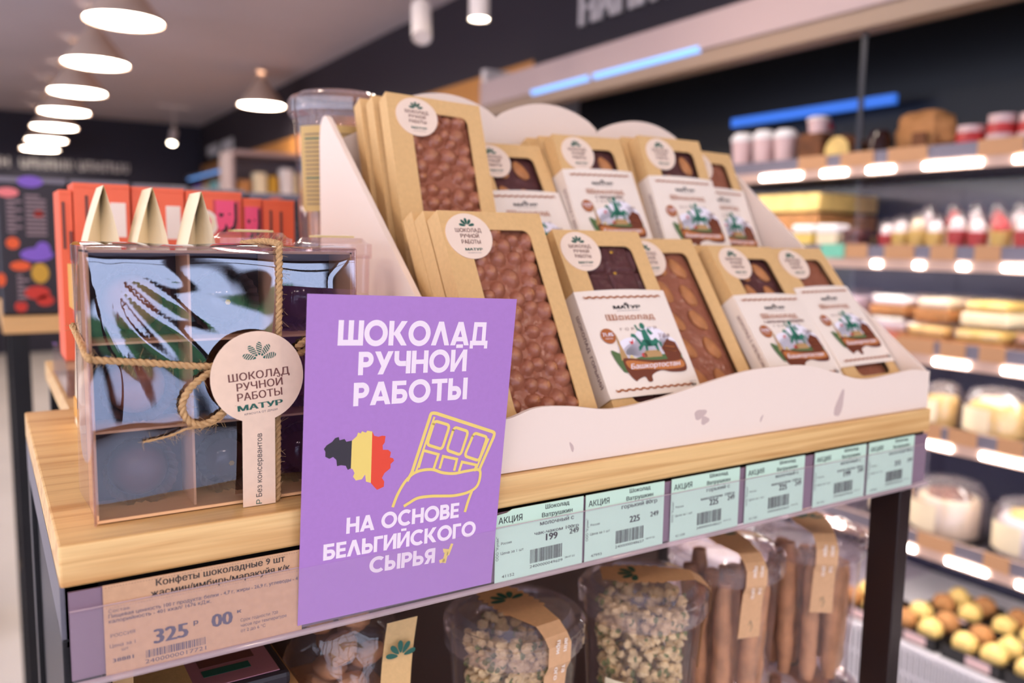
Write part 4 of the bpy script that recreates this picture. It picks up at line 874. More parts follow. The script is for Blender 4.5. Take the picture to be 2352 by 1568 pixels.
# ================================================================== lower shelf jars
SH = -.4295
def jar(x, y, z, label, group, phi, body='plain', h=.152, r0=.041, r1=.0475, lab=False):
    t = thing('snack_jar', label, 'jar', group, (x, y, z), phi)
    MB().lathe([(.0001, .003), (r0*.8, .003), (r0*.95, 0), (r0, .003), (r1, h-.026), (r1+.0015, h-.018)], 'clear_jar', n=48, cap=False).build('jar_body', t, smooth=True)
    MB().lathe([(r1+.0012, h-.028), (r1+.0042, h-.024), (r1+.0042, h-.012)], 'clear_lid', n=96, rib=.016, cap=False).lathe([(r1+.0042, h-.012), (r1+.0050, h-.009), (r1+.002, h-.006), (r1-.003, h-.008), (r1-.006, h-.0015), (r1-.012, h), (0.0001, h)], 'clear_lid', n=48, cap=False).build('lid', t, smooth=True)
    # kraft seal strip over the lid and down the side (towards local -Y)
    P = [(.0, .034, h+.0006), (0, .012, h+.0006), (0, -.012, h+.0006), (0, -r1+.008, h+.0006), (0, -r1-.0012, h-.0045), (0, -r1-.0062, h-.010), (0, -r1-.0058, h-.024), (0, -r1-.0016, h-.032), (0, -r1+.0006, h-.048), (0, -r1+.0026, h-.074)]
    wds = [.013, .016, .016, .0105, .0100, .0100, .0100, .0100, .0100, .0105]
    m = MB(); vs = []
    for (a, b, c), w_ in zip(P, wds): vs += [(-w_, b, c), (w_, b, c)]
    m.add(vs, [(2*k, 2*k+1, 2*k+3, 2*k+2) for k in range(len(P)-1)], 'kraft_strip')
    for k in range(6):
        for sx in (-1, 1): m.poly([(sx*.0155+.003*math.cos(2*PI*q/10), -.012+.008*k*.8+.003*math.sin(2*PI*q/10), h+.00055) for q in range(10)], 'kraft_strip')
    s = m.build('seal_strip', t, fix=False); p = MB()
    leaf_emblem(p, 0, .006, .015, lambda u, v: (u, v, h+.0009), 'ink_green')
    text(p, 'приятного', (-.0035, -r1-.0072, h-.0055), (0, .12, -1), (1, 0, 0), .0036, 'paper', .030, align='l', bold=.02); text(p, 'аппетита', (.0030, -r1-.0072, h-.0055), (0, .12, -1), (1, 0, 0), .0036, 'paper', .026, align='l', bold=.02)
    stroke(p, [(-.002, 0), (0, .004), (.002, 0), (0, -.006)], .0004, lambda u, v: (u, -r1+.0008, h-.062+v), 'ink_green')
    p.build('print', s, fix=False)
    if lab:
        q = MB(); q.grid(16, 1, lambda u, v: ((r0+.0015+.0035*v)*math.sin(-2.35+u*1.25), -(r0+.0015+.0035*v)*math.cos(-2.35+u*1.25), .012+.070*v), 'paper_cream'); lo = q.build('label', t, smooth=True, fix=False)
        p = MB()
        def cyl(u, v): a = -2.35+1.25*u; rr_ = r0+.0019+.0035*(v-.012)/.07; return Vector((rr_*math.sin(a), -rr_*math.cos(a), v))
        for k in range(14):
            w_ = (.85, .9, .55)[k % 3]; p.grid(8, 1, lambda a, b: cyl(.05+a*w_, .066-.0038*k+.0014*b), 'label_text')
        v_, fc, tw0 = glyphs('Печенье «Полба тыквенное»', .01); p.add([cyl(.05+.85*q_[0]/tw0, .0745+q_[1]*.0042) for q_ in v_], fc, 'ink_green')
        p.build('print', lo, fix=False)
    return t
def granola(x, y, z, label, n=620, R_=.0395, h=.120, seed=1):
    r_ = random.Random(seed); m = MB()
    for k in range(n):
        a = r_.uniform(0, 2*PI); lev = r_.random()*h; rad = (R_*(.86+.14*lev/h))*math.sqrt(r_.uniform(.5, 1))*.88; rr_ = r_.uniform(.0030, .0054)
        m.ball((rad*math.cos(a), rad*math.sin(a), 0.0145+lev), (rr_, rr_*.8, rr_*.7), 'granola', 7, 5, Matrix.Rotation(r_.uniform(0, 3), 3, 'X') @ Matrix.Rotation(r_.uniform(0, 3), 3, 'Z'), jit=.5, seed=k)
        if k % 3 == 0: m.ball((rad*1.06*math.cos(a+.1), rad*1.06*math.sin(a+.1), .015+lev), (.0035, .0015, .0022), 'granola_seed', 6, 4, Matrix.Rotation(r_.uniform(0, 3), 3, 'Y'))
    o = m.build('granola', smooth=False); o.location = (x, y, z); tag(o, label, 'granola', kind='stuff'); return o
def sticks(x, y, z, where, n=11, seed=2, h=.132):
    r_ = random.Random(seed)
    for k in range(n):
        a = 2*PI*k/(n-3)+r_.uniform(-.05, .05); rad = .0298 if k < n-3 else .011; a = a if k < n-3 else k*2.1; m = MB(); hh = h*r_.uniform(.82, 1.0)
        pts = [Vector((rad*math.cos(a)*(1+.08*j/8)+r_.uniform(-.0008, .0008), rad*math.sin(a)*(1+.08*j/8), .005+hh*j/8)) for j in range(9)]
        m.tube(pts, .008, 'cracker', 9, [r_.uniform(.0072, .0090)*(1 if 0 < j < 8 else .7) for j in range(9)])
        o = m.build('bread_stick', smooth=True); o.location = (x, y, z); tag(o, 'brown seeded bread stick standing in the %s' % where, 'bread stick', 'bread sticks in the %s' % where)
J = [(.2970, .0780, 'clear jar of granola under the first teal tag, nearest of the jars', .07, 'g', 'granola jars'), (.4170, .0720, 'clear jar of green seeded granola with cream text label, second of the jars', 1.0, 'g', 'granola jars'),
     (.5400, .0980, 'clear jar of bread sticks left of the farthest jar', -.31, 's', 'bread stick jars'), (.6500, .0920, 'clear jar of bread sticks beside the black table leg, upper of the stack', -.62, 's', 'bread stick jars')]
mat('clear_dark', (1, 1, 1))
for i, (x, y, lb, phi, kind, gp) in enumerate(J):
    z2 = SH+.1535; top = z2
    jar(x, y, SH, 'covered lower jar under the %s' % ['nearest granola jar', 'granola jar with the cream label', 'third jar of bread sticks', 'farthest jar of bread sticks'][i], gp, phi)
    jar(x, y, top, lb, gp, phi, lab=(i == 1))
    if kind == 'g':
        granola(x, y, top, ['pale oat granola clusters in the nearest jar', 'green seeded granola in the second jar'][i], seed=i+1)
        tag(MB().lathe([(.034, .004), (.040, .10)], 'granola', n=20, c=(x, y, SH)).build('granola', smooth=True), ['granola in the covered jar under the nearest jar', 'granola in the covered jar under the second jar'][i], 'granola', kind='stuff')
    else:
        sticks(x, y, top, ['third jar', 'farthest jar'][i-2], seed=i)
        sticks(x, y, SH, ['covered jar under the third jar', 'covered jar under the farthest jar'][i-2], seed=i+5)
# packets at the left of the lower shelf
bx = MB().box(.022, .130, .05, .20, SH, -.132, 'kraft_dark'); tag(bx.build('storage_carton'), 'brown carton standing on the lower shelf under the dark packet', 'carton')
t = thing('dark_packet', 'dark packet with dusty pink label under the kraft price tag', 'packet', loc=(.075, .10, -.1315))
MB().box(-.05, .05, -.038, .05, 0, .010, 'dark_pack').build('packet', t, bevel=.003)
lb = MB().box(-.046, .044, -.034, .040, .0102, .0108, 'magenta_label').build('label', t); MB().box(-.04, -.005, -.030, .02, .0109, .0111, 'kraft').box(.002, .035, -.01, .0, .0109, .0111, 'ink_brown').box(.002, .030, -.022, -.014, .0109, .0111, 'ink_green').build('print', lb)
wb2 = MB().box(.024, .034, .040, .0495, SH, -.085, 'wood_back'); tag(wb2.build('wooden_stake'), 'pale wooden stick at the left end under the price rail', 'stick')
bx = MB().box(.135, .222, .06, .20, SH, -.195, 'kraft_dark'); tag(bx.build('storage_carton'), 'brown carton standing on the lower shelf under the biscuit bag', 'carton')
t = thing('biscuit_bag', 'clear crinkled bag of round biscuits with kraft label under the purple sign', 'bag', loc=(.178, .115, -.1945))
m = MB(); m.ball((0, 0, .048), (.040, .042, .0465), 'clear_jar', 26, 18, jit=.28, seed=4); m.build('bag', t, smooth=True)
m = MB(); m.grid(6, 8, lambda u, v: (.006+.022*u+.006*v, -.0500+.004*math.sin(v*3), .012+.074*v), 'kraft'); lo = m.build('label', t, fix=False); p = MB(); leaf_emblem(p, .021, .062, .011, lambda u, v: (u, -.0505+.002, v), 'ink_green'); p.v = [(a, -.0512, c) for a, b, c in p.v]; p.build('print', lo, fix=False)
r_ = random.Random(9)
for k in range(11):
    o = MB().ball((0, 0, 0), (.0125, .0125, .0075), 'cracker' if k % 3 else 'bread', 14, 8, Matrix.Rotation(r_.uniform(-.9, .9), 3, 'X') @ Matrix.Rotation(r_.uniform(-.6, .6), 3, 'Y'), jit=.2, seed=k).build('round_biscuit', smooth=True)
    a = k*2.4; o.location = (.178+.017*math.cos(a)*(.6+.4*(k % 2)), .115+.018*math.sin(a)*(.6+.4*(k % 2)), -.1945+.016+.0062*k); tag(o, 'round biscuit inside the clear crinkled bag', 'biscuit', 'biscuits in the clear bag')
# ================================================================== display further back at the left
bt = thing('far_table', 'wood topped table with dark legs standing behind at the left edge', 'table', loc=(-.0, 1.285, 0))
MB().box(0.002, .62, 0, .5, -.030, 0, 'wood_back').build('tabletop', bt)
for x in (.012, .59):
    for y in (.01, .46): MB().box(x, x+.03, y, y+.03, FLOOR_Z, -.0305, 'black_metal').build('leg', bt)
MB().box(.02, .60, .02, .48, -.62, -.6005, 'wood_back').build('lower_shelf', bt)
t = thing('juice_bottle', 'pale yellow bottle on the lower shelf of the far table', 'bottle', loc=(.085, 1.33, -.60))
MB().lathe([(.03, 0), (.032, .01), (.032, .30), (.014, .38), (.014, .40)], 'yellow_food', n=20).build('bottle', t, smooth=True); MB().lathe([(.016, .39), (.016, .42), (.0001, .42)], 'white_food', n=16).build('cap', t, smooth=True); MB().lathe([(.0325, .06), (.0325, .2)], 'cream_food', n=20, cap=False).build('label', t, smooth=True)
def dark_pack(x0, x1, z1, label, deco):
    t = thing('snack_packet', label, 'packet', 'dark printed packets', (x0, 1.300, .0005)); w = x1-x0
    MB().box(0, w, 0, .06, 0, z1, 'dark_pack').build('packet', t, bevel=.004)
    p = MB(); y = -.0008; ell = lambda cx, cz, a, b, mm, l=0: p.poly([(cx-x0+a*math.cos(2*PI*k/18), y-.0002*l, cz+b*math.sin(2*PI*k/18)) for k in range(18)], mm)
    for d in deco:
        if d[0] == 'e': ell(*d[1:])
        else:
            _, xa, xb, za, zb, mm = d
            if mm == 'pack_text':
                z = zb
                while z > za: p.box(xa-x0, xb-x0-(.01 if int(z*1e3) % 3 == 0 else 0), y, 0, z-.004, z, mm); z -= .0075
            else: p.box(xa-x0, xb-x0, y, 0, za, zb, mm)
    p.build('print', t, fix=False)
dark_pack(.003, .112, .2440, 'dark packet with orange dots, purple and red blobs, left end of far table', [('b', .004, .111, .234, .243, 'shelf_metal'), ('e', .055, .236, .020, .010, 'pack_purple', 1), ('e', .020, .216, .017, .0085, 'pack_pink', 1), ('b', .017, .040, .145, .203, 'pack_text'), ('b', .046, .078, .140, .213, 'pack_text'),
  ('e', .066, .180, .008, .006, 'pack_red'), ('e', .024, .128, .0105, .0105, 'pack_orange'), ('e', .060, .108, .026, .012, 'pack_purple'), ('e', .070, .117, .012, .014, 'pack_purple', 1), ('e', .034, .088, .016, .0085, 'pack_orange'), ('e', .064, .075, .014, .018, 'pack_yellow'), ('b', .028, .046, .022, .072, 'pack_text'), ('e', .058, .040, .020, .012, 'pack_red', 1), ('e', .070, .026, .014, .010, 'pack_red', 1), ('e', .004, .064, .007, .012, 'pack_orange'), ('e', .032, .016, .010, .010, 'pack_red')])
for i, (x0, x1, z1, c1) in enumerate(((.116, .215, .244, 'pack_teal'), (.220, .320, .2415, 'pack_orange'), (.325, .43, .239, 'pack_pink'), (.435, .545, .236, 'pack_orange'))):
    nm = {'pack_teal': 'teal', 'pack_orange': 'orange', 'pack_pink': 'pink'}[c1]
    dark_pack(x0, x1, z1, 'dark packet with %s top patch, %s beyond the orange cartons' % (nm, ['next to the left packet', 'in the middle', 'third from left', 'right end of the row'][i]), [('b', x0+.001, x1-.001, z1-.012, z1-.001, 'shelf_metal'), ('e', (x0+x1)/2, z1-.020, .018, .010, c1, 1), ('e', x0+.03, z1-.09, .02, .02, 'pack_purple'), ('b', x0+.05, x1-.015, .08, z1-.06, 'pack_text')])
MB2 = MB().box(-1.2, -.10, 2.6, 2.9, FLOOR_Z, -.35, 'plaster')
for k in range(3): MB2.box(-1.2, -.09, 2.56, 2.6, -1.05+.3*k, -1.02+.3*k, 'white_food')
tag(MB2.build('low_shelf_unit'), 'pale low shelving at the left edge beyond the dark table leg', 'shelving')

# grey cabinet further back, far signs
t = thing('wall_cabinet', 'grey open cabinet with packets beyond the orange cartons', 'cabinet', loc=(1.529, 5.84, 0), rz=-.0)
MB().box(0, .62, 0, .35, FLOOR_Z, .38, 'shelf_metal').build('base', t); MB().box(0, .62, .33, .35, .38, .78, 'shelf_metal').build('back', t); MB().box(0, .62, 0, .35, .76, .79, 'canopy').build('top', t)
for x in (0, .60): MB().box(x, x+.02, 0, .33, .38, .76, 'canopy').build('side', t)
for k, (x, w_, h_, mm) in enumerate(((.05, .1, .2, 'bread'), (.17, .09, .26, 'cream_food'), (.28, .07, .24, 'pack_yellow'), (.37, .09, .30, 'white_food'), (.48, .08, .27, 'granola'))):
    tag(MB().box(1.529+x, 1.529+x+w_, 5.86, 5.95, .381, .38+h_, mm).build('packet', bevel=.01), '%s packet in the grey cabinet' % ['brown leftmost', 'cream second', 'yellow middle', 'white fourth', 'tan rightmost'][k], 'packet', 'packets in the grey cabinet')
def letter_marks(name, label, org, U, V, n, w_, h_, seed, parent=None, mm='white_food'):
    r_ = random.Random(seed); m = MB(); x = 0; U, V, org = Vector(U), Vector(V), Vector(org); N = U.cross(V)
    for k in range(n):
        lw = w_*r_.uniform(.6, 1.1)
        for (a, b, c, d) in ((0, .22*lw, 0, h_), (lw*.78, lw, 0, h_), (0, lw, h_*.42*r_.choice((0, 1, 2)), 0))[:r_.choice((2, 3))]:
            d = d or c+h_*.18; v = [org+U*(x+q)+V*z+N*e for q in (a, b) for z in (c, d) for e in (0, .012)]; m.add(v, [(0, 1, 3, 2), (4, 6, 7, 5), (0, 4, 5, 1), (2, 3, 7, 6), (0, 2, 6, 4), (1, 5, 7, 3)], mm)
        x += lw*1.35
        if k in (3, 9): x += lw
    return tag(m.build(name), label, 'sign letters')
letter_marks('wall_letters', 'row of pale blurred letters on the far dark wall at left', (-.05, YF-.0, .90), (1, 0, 0), (0, 0, 1), 16, .075, .10, 3)
letter_marks('wall_letters', 'pale blurred letters on the side wall near the far corner', (XB-.002, 9.9, 1.10), (0, -1, 0), (0, 0, 1), 8, .11, .12, 6)
m = MB(); text(m, 'НАПИТКИ', (XB-.004, 2.66, 1.105), (0, -1, 0), (0, 0, 1), .14, 'white_metal', .85, align='l', bold=.03)
q = len(m.v); m2 = MB(); m2.v = list(m.v); m2.f = list(m.f); m2.m = list(m.m); m2.names = list(m.names)
o = m.build('wall_letters', fix=False); sm = o.modifiers.new('thick', 'SOLIDIFY'); sm.thickness = .015; sm.offset = 1
tag(o, 'white capital letters on the dark bulkhead above the fridge', 'sign letters')
t = thing('wall_shelf', 'blue lit shelf on the side wall near the far corner', 'shelf', loc=(XB-.2, 8.4, 0)); MB().box(0, .195, 0, 1.8, .55, .58, 'shelf_metal').box(0, .195, 0, 1.8, .86, .89, 'shelf_metal').build('board', t); MB().box(.01, .03, .05, 1.75, .845, .857, 'tube_blue').build('light_strip', t)
for k in range(4): tag(MB().box(XB-.17, XB-.08, 8.55+.4*k, 8.75+.4*k, .581, .581+.16+.03*(k % 2), ['white_food', 'pack_teal', 'cream_food', 'pack_purple'][k]).build('packet', bevel=.01), '%s packet on the blue lit far shelf' % ['white', 'teal', 'cream', 'purple'][k], 'packet', 'packets on the blue lit shelf')

# ================================================================== refrigerated wall case at right
fg = thing('refrigerated_case', 'dark open refrigerated wall case with lit shelf edges at right', 'fridge')
FX, FY0, FY1 = 2.0, -1.2, 3.03
MB().box(2.55, 2.60, FY0, FY1, -1.05, .36, 'fridge_back').build('back_panel', fg)
mat('shade_back', (16, 15, 20), .35)
MB().box(2.545, 2.60, FY0, FY1, .3805, .858, 'shade_back').build('upper_back_shade', fg)  # black colour puts the upper bay's shade onto the back panel
MB().box(FX, 2.60, FY1, FY1+.04, FLOOR_Z, .95, 'white_metal').build('end_panel', fg); MB().box(FX, 2.60, FY0-.04, FY0, FLOOR_Z, .95, 'fridge_in').build('end_panel', fg)
MB().box(FX-.03, FX+.02, FY0, FY1, .775, .885, 'canopy').box(FX-.02, FX+.06, FY0, FY1, .725, .774, 'canopy_low').box(FX+.02, 2.60, FY0, FY1, .86, .885, 'fridge_in').build('canopy', fg)
MB().box(FX-.0, 2.60, FY0, FY1, FLOOR_Z, -1.0, 'fridge_in').build('base', fg)
MB().box(2.015, 2.02, 1.035, 1.05, .36, .72, 'fridge_in').build('partition_post', fg)
MB().box(2.02, 2.55, 1.035, 1.039, -.9, .33, 'clear_plastic').build('glass_partition', fg)
for (ya, yb) in ((1.62, 2.175), (2.205, 2.60)): MB().tube([(FX-.018, ya+.0, .782), (FX-.018, yb+.0, .782)], .014, 'tube_blue', 12).build('tube_lamp_or_reflection', fg, smooth=True)
MB().box(2.43, 2.45, 1.22, 1.90, .600, .632, 'tube_reflection').build('tube_lamp_or_reflection', fg)  # glowing bar stands in for the canopy tube's reflection on the back panel
LED = {.352: [(1.357, 1.211), (1.139, 1.06), (.994, .919), (.836, .691), (.616, .42)], .103: [(1.20, 1.12), (.962, .938), (.842, .818), (.728, .704), (.622, .42)], -.137: [(.95, .86), (.771, .684), (.603, .42)], -.350: [(.775, .71), (.637, .45)], -.635: [(1.12, 1.0), (.815, .785), (.70, .60), (.53, .42)]}
for z, segs in LED.items():
    s = MB().box(FX+.008, 2.53, FY0, FY1, z+.012, z+.024, 'shelf_metal').build('shelf', fg)
    MB().box(FX-.002, FX+.0075, FY0, FY1, z-.012, z+.050, 'rail_tan').box(FX-.0025, FX-.002, FY0, FY1, z+.016, z+.050, 'shelf_metal').build('shelf_rail', s)
    MB().box(FX+.03, FX+.05, FY0+.05, FY1-.05, z+.004, z+.0115, 'led').build('shelf_light', s)
    for (a, b) in segs: MB().box(FX-.006, FX-.0026, b, a, z-.006, z+.007, 'led').build('light_window', s)
MB().box(FX-.02, 2.53, FY0, FY1, -.905, -.889, 'lattice').build('bottom_deck', fg); la = MB()
for k in range(90): la.box(FX-.034, FX-.026, .30+.016*k, .307+.016*k, -1.06, -.885, 'lattice')
for z in (-1.05, -.97, -.89): la.box(FX-.026, FX-.021, .29, 1.75, z, z+.008, 'lattice')
la.build('front_grille', fg)
mat('tag_kraft', (196, 146, 104), .7)
TAGS = [(1.222, 1.126, .372), (1.08, .979, .372), (.937, .829, .372), (.702, .597, .372), (1.126, 1.051, .124, 'green_tag'), (.928, .846, .124), (.801, .738, .124), (.69, .63, .124), (1.047, .98, .124), (.90, .83, -.116), (.758, .694, -.116), (.66, .60, -.116), (.83, .775, -.116), (.72, .65, -.329), (.60, .54, -.329), (.80, .74, -.329), (.78, .686, -.614), (.61, .55, -.614), (.90, .83, -.614)]
ORD = {.372: 'top', .124: 'second', -.116: 'third', -.329: 'fourth', -.614: 'fifth'}; cnt = {}
for q in TAGS:
    a, b, z = q[:3]; k = cnt[z] = cnt.get(z, 0)+1; mm = q[3] if len(q) > 3 else 'tag_kraft'
    tag(MB().box(FX-.0062, FX-.0032, b, a, z-.006, z+.032, mm).build('shelf_tag'), ('green' if mm == 'green_tag' else 'kraft brown')+' price tag on the %s fridge rail' % ORD[z], 'price tag', 'tags on the %s fridge rail' % ORD[z] if mm != 'green_tag' else None)
z1 = .352+.0245
def cup(x, y, z, r, h, mm, label, group, lid='white_food'):
    t = thing('food_cup', label, 'cup', group, (x, y, z)); MB().lathe([(r*.8, 0), (r, h*.8)], mm, n=20).build('cup', t, smooth=True); MB().lathe([(r*1.08, h*.8), (r*1.08, h*.88), (r*.7, h)], lid, n=20).build('lid', t, smooth=True)
mat('pinkish', (226, 190, 186), .5)
for i, (y, h) in enumerate(((1.56, .14), (1.47, .14), (1.385, .135))): cup(2.13, y, z1, .036, h, 'pinkish', 'pale cup with lid on the top fridge shelf, %s' % ['leftmost', 'second from left', 'third, beside the dark square loaf'][i], 'pale cups on the top fridge shelf')
cup(2.13, 1.265, z1+.1105, .032, .05, 'pinkish', 'small pink tub stacked on the dark square loaf', 'small pink tubs'); cup(2.24, 1.34, z1, .036, .17, 'pinkish', 'taller pale cup with red lid behind the others on the top shelf', 'pale cups behind', 'red_food')
m = MB().box(2.09, 2.17, 1.222, 1.312, z1+.0003, z1+.110, 'bread_dark'); tag(m.build('loaf', bevel=.012), 'dark square loaf on the top fridge shelf', 'bread')
t = thing('round_loaf', 'round dark loaf with golden cut face on the top fridge shelf', 'bread', loc=(2.13, 1.160, z1+.0485)); MB().lathe([(.0465, .03), (.048, .01), (.0475, -.02), (.040, -.04), (.0001, -.045)], 'bread_dark', axis='x', n=24).build('crust', t, smooth=True); m = MB().lathe([(.040, -.012), (.0001, -.016)], 'bun', axis='x', n=24, cap=False); m.v = [(p_[0]-.036, p_[1], p_[2]) for p_ in m.v]; m.build('cut_face', t, smooth=True)
m = MB().lathe([(.03, 0), (.034, .07), (.022, .095)], 'gloss_choc', n=16, c=(2.12, 1.048, z1)); tag(m.build('dark_jar', smooth=True), 'small dark jar right of the round loaf', 'jar')
t = thing('kraft_bag', 'large rumpled kraft bag with dark window on the top fridge shelf', 'bag', loc=(2.15, .925, z1)); m = MB(); m.ball((0, 0, .068), (.06, .085, .070), 'bread', 22, 16, jit=.35, seed=3); m.v = [(x, y, max(z, 0)) for x, y, z in m.v]; m.build('bag', t, smooth=True); MB().box(-.066, -.060, -.035, .005, .02, .075, 'bread_dark').build('window', t)
for i, (y, h) in enumerate(((.792, .085), (.715, .105), (.640, .10))):
    t = thing('red_jar', 'red filled jar with pale lid on top fridge shelf, %s' % ['left one', 'middle one', 'rightmost one'][i], 'jar', 'red jars on the top fridge shelf', (2.12, y, z1)); MB().lathe([(.032, 0), (.034, .004), (.034, h*.7), (.030, h*.78)], 'red_food', n=20).build('jar_body', t, smooth=True); MB().lathe([(.032, h*.74), (.032, h*.95), (.0001, h)], 'pinkish', n=20).build('lid', t, smooth=True); MB().lathe([(.0344, h*.2), (.0344, h*.5)], 'pinkish' if i else 'red_food', n=20, cap=False).build('label', t, smooth=True)
z2 = .103+.0245
def dome(x, y, z, r, h, mm, label, group, top=None):
    t = thing('dessert_cup', label, 'dessert', group, (x, y, z)); MB().lathe([(r*.72, 0), (r*.95, h*.55)], mm, n=20).build('filling', t, smooth=True)
    MB().lathe([(r*.76, -.0+.001), (r, h*.58), (r*1.06, h*.6), (r*.98, h*.75), (r*.7, h*.93), (.0001, h)], 'clear_jar', n=24).build('clear_cup', t, smooth=True)
    if top: MB().ball((0, 0, h*.58), (r*.75, r*.75, h*.26), top, 12, 8, jit=.3, seed=int(y*100)).build('topping', t, smooth=True)
for i, (y, mm, tp, h) in enumerate(((.985, 'red_food', 'white_food', .10), (.945, 'yellow_food', 'white_food', .11), (.897, 'yellow_food', 'cream_food', .118), (.849, 'yellow_food', 'white_food', .11), (.790, 'red_food', 'white_food', .118), (.738, 'red_food', 'white_food', .11), (.680, 'yellow_food', 'red_food', .115), (.625, 'red_food', 'white_food', .115), (.57, 'yellow_food', 'white_food', .115))):
    dome(2.09, y, z2, .026, h, mm, '%s dessert in domed cup, %s topping, number %s from left in front row' % ({'red_food': 'red', 'yellow_food': 'yellow'}[mm], {'white_food': 'white', 'cream_food': 'cream', 'red_food': 'red'}[tp], ['one', 'two', 'three', 'four', 'five', 'six', 'seven', 'eight', 'nine'][i]), 'domed desserts in the front row of the second shelf', tp)
for i, (y, tp) in enumerate(((.93, 'white_food'), (.86, 'red_food'), (.80, 'white_food'), (.745, 'red_food'), (.69, 'white_food'), (.63, 'white_food'), (.58, 'red_food'))):
    dome(2.19, y, z2, .0232, .142, 'cream_food', 'taller domed dessert with %s topping behind the front row, %s from left' % ({'white_food': 'white', 'red_food': 'red'}[tp], ['first', 'second', 'third', 'fourth', 'fifth', 'sixth', 'seventh'][i]), 'domed desserts in the rear row of the second shelf', tp)
for i, (y0, y1, zh, mm) in enumerate(((1.21, 1.275, .085, 'white_food'), (1.12, 1.19, .085, 'white_food'), (1.045, 1.10, .07, 'dark_choc'))):
    t = thing('dessert_tub', '%s square tub on the second fridge shelf' % ['white left', 'white right', 'dark'][i], 'tub', 'square tubs on the second fridge shelf', (2.08, (y0+y1)/2, z2)); w_ = (y1-y0)/2; MB().box(-.03, .03, -w_, w_, 0, zh*.7, 'yellow_food' if i == 0 else 'cream_food' if i == 1 else mm).build('tub', t, bevel=.006); MB().box(-.032, .032, -w_-.001, w_+.001, zh*.7, zh, mm).build('lid', t, bevel=.006)
for k in range(3): tag(MB().box(2.20, 2.50, 1.30, 1.80, .128+.066*k, .185+.066*k, 'bun' if k % 2 == 0 else 'bread').build('wooden_crate', bevel=.004), '%s tan crate of the stack behind the second fridge shelf' % ['bottom', 'middle', 'top'][k], 'crate', 'tan crates stacked on the second shelf')
z3 = -.137+.0245
def pack(x0, x1, y0, y1, z, h, base, top, name, label, cat, group):
    t = thing(name, label, cat, group, ((x0+x1)/2, (y0+y1)/2, z)); a, b = (x1-x0)/2, (y1-y0)/2
    MB().box(-a, a, -b, b, 0, h*.45, base).build('tray', t, bevel=.006); MB().box(-a*.92, a*.92, -b*.92, b*.92, h*.4501, h*.85, top).build('food', t, bevel=.012); MB().box(-a, a, -b, b, h*.455, h, 'clear_jar').build('clear_lid', t, bevel=.01)
for i, (y0, y1, zz, h, b_, tp) in enumerate(((1.055, 1.12, 0, .14, 'white_food', 'white_food'), (.895, 1.02, 0, .075, 'bread', 'white_food'), (.90, 1.01, .0755, .06, 'bread', 'white_food'))): pack(2.06, 2.2, y0, y1, z3+zz, h, b_, tp, 'dessert_box', ['tall white dessert box at the left of the third shelf', 'white topped dessert box, lower of two on the third shelf', 'white topped dessert box, upper of two on the third shelf'][i], 'dessert box', 'dessert boxes on the third fridge shelf')
pack(2.02, 2.055, .90, 1.0, z3, .035, 'red_food', 'red_food', 'dessert_box', 'flat red dessert pack in front on the third shelf', 'dessert box', None)
for i, (x0, x1, y0, y1, zz, tp, b_) in enumerate(((2.02, 2.16, .765, .875, 0, 'bun', 'bread'), (2.05, 2.18, .775, .87, .0705, 'cream_food', 'bread'), (2.02, 2.16, .62, .75, 0, 'yellow_food', 'bread'), (2.05, 2.18, .63, .745, .0705, 'yellow_food', 'cream_food'), (2.03, 2.17, .49, .605, 0, 'bread', 'bread_dark'))): pack(x0, x1, y0, y1, z3+zz, .07, b_, tp, 'pastry_tray', 'clear lidded %s pastry tray, %s on the third shelf' % (['golden', 'cream', 'yellow', 'yellow', 'brown'][i], ['lower left', 'upper left', 'lower middle', 'upper middle', 'right'][i]), 'pastry tray', 'pastry trays on the third fridge shelf')
z4 = -.350+.0245
def cake(x, y, z, r, h, mm, label, group, top=None):
    t = thing('cake_dome', label, 'cake', group, (x, y, z)); MB().lathe([(r*1.05, 0), (r*1.08, .008), (.0001, .009)], 'black_tray', n=32).build('base', t, smooth=True); MB().lathe([(r*.82, .0095), (r*.84, h*.62), (r*.78, h*.68), (.0001, h*.7)], mm, n=32).build('cake', t, smooth=True)
    if top: MB().ball((0, 0, h*.7), (r*.6, r*.6, h*.12), top, 16, 8, jit=.3, seed=3).build('topping', t, smooth=True)
    MB().lathe([(r, .0095), (r*.98, h*.75), (r*.8, h*.93), (r*.3, h), (.0001, h)], 'clear_lid', n=40, cap=False).build('clear_dome', t, smooth=True)
    m = MB(); m.grid(14, 1, lambda u, v: (-r*1.012*math.cos(-.9+u*1.1), -r*1.012*math.sin(-.9+u*1.1), h*(.16+.46*v)), 'paper_cream'); m.build('label', t, smooth=True, fix=False)
cake(2.11, .805, z4, .045, .125, 'yellow_food', 'small yellow cake under a clear dome, left on the fourth shelf', 'cakes on the fourth fridge shelf'); cake(2.12, .665, z4, .080, .13, 'yellow_food', 'big yellow cake under a clear dome on the fourth shelf', 'cakes on the fourth fridge shelf', 'cream_food'); cake(2.14, .49, z4, .075, .12, 'cream_food', 'cream cake under a clear dome at the right of the fourth shelf', 'cakes on the fourth fridge shelf')
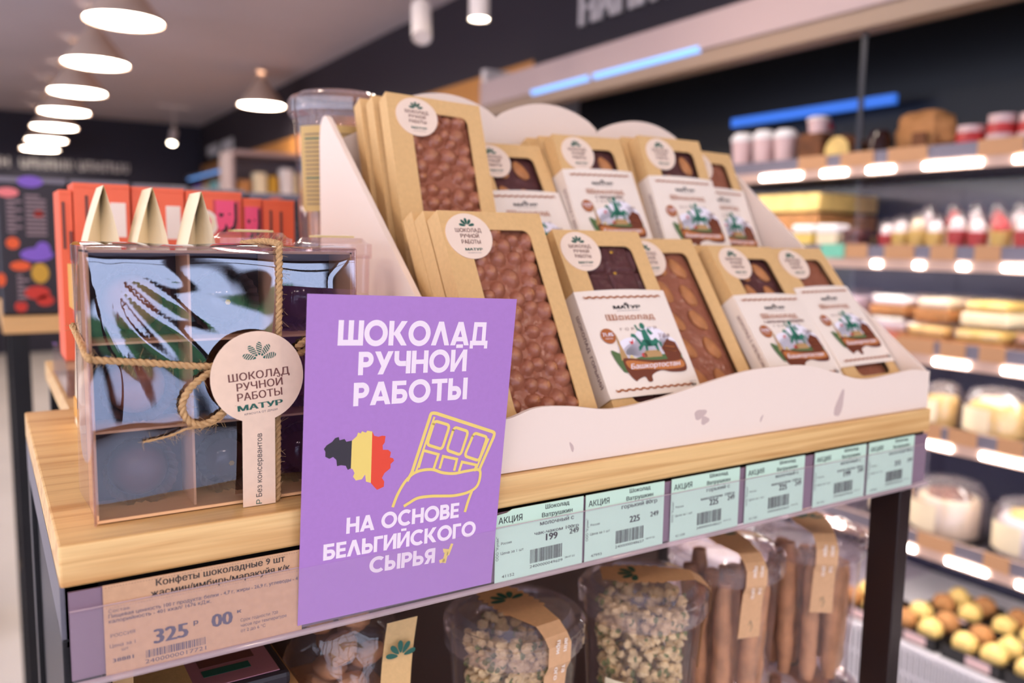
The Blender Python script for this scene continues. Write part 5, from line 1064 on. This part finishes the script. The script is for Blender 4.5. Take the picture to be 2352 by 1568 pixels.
cake(2.13, .935, z4, .062, .11, 'cream_food', 'cream cake under a clear dome behind the table leg on the fourth shelf', 'cakes on the fourth fridge shelf')
z5 = -.635+.0245
cake(2.12, .775, z5, .092, .155, 'cream_food', 'cream and brown cake under a clear dome, left on the fifth shelf', 'cakes on the fifth fridge shelf', 'bread_dark'); cake(2.13, .57, z5, .085, .15, 'white_food', 'white cake with yellow top under a dome, right on the fifth shelf', 'cakes on the fifth fridge shelf', 'yellow_food'); cake(2.14, .945, z5, .062, .13, 'bun', 'golden cake under a clear dome seen between jars and leg', 'cakes on the fifth fridge shelf')
z6 = -.8885
r_ = random.Random(4); q_ = 0
for i, (x0, y0, n_) in enumerate(((2.0, .72, 4), (2.0, .555, 4), (2.0, .40, 4), (2.19, .72, 4), (2.19, .555, 4), (2.19, .40, 4), (2.0, .885, 4))):
    nm = ['front tray left of centre', 'front tray in the middle', 'front tray at right', 'rear tray at left', 'rear tray in the middle', 'rear tray at right', 'front tray behind the table leg'][i]
    t = thing('roll_tray', 'black tray of rolls on the fridge bottom, %s' % nm, 'tray', 'roll trays on the fridge bottom', (x0+.08, y0+.07, z6+(.0 if i not in (3, 4, 5) else .0)))
    MB().box(-.08, .08, -.075, .075, 0, .004, 'black_tray').build('floor', t); MB().box(-.08, -.078, -.075, .075, .004, .035, 'black_tray').box(.078, .08, -.075, .075, .004, .035, 'black_tray').box(-.08, .08, -.075, -.073, .004, .035, 'black_tray').box(-.08, .08, .073, .075, .004, .035, 'black_tray').build('rim', t)
    MB().box(-.0812, -.0802, -.05, .01, .006, .03, 'pinkish').build('label', t)
    for k in range(n_):
        o = MB().ball((0, 0, 0), (.0315, .0305, .030), 'bun' if (i+k) % 3 else 'bread', 14, 9, jit=.14, seed=k+i*5).build('bread_roll', smooth=True); o.location = (x0+.08+(-.0385 if k < 2 else .0385), y0+.07+(-.0365 if k % 2 else .0365), z6+.0375)
        tag(o, 'golden bread roll in the %s' % nm, 'roll', 'rolls in the '+nm)
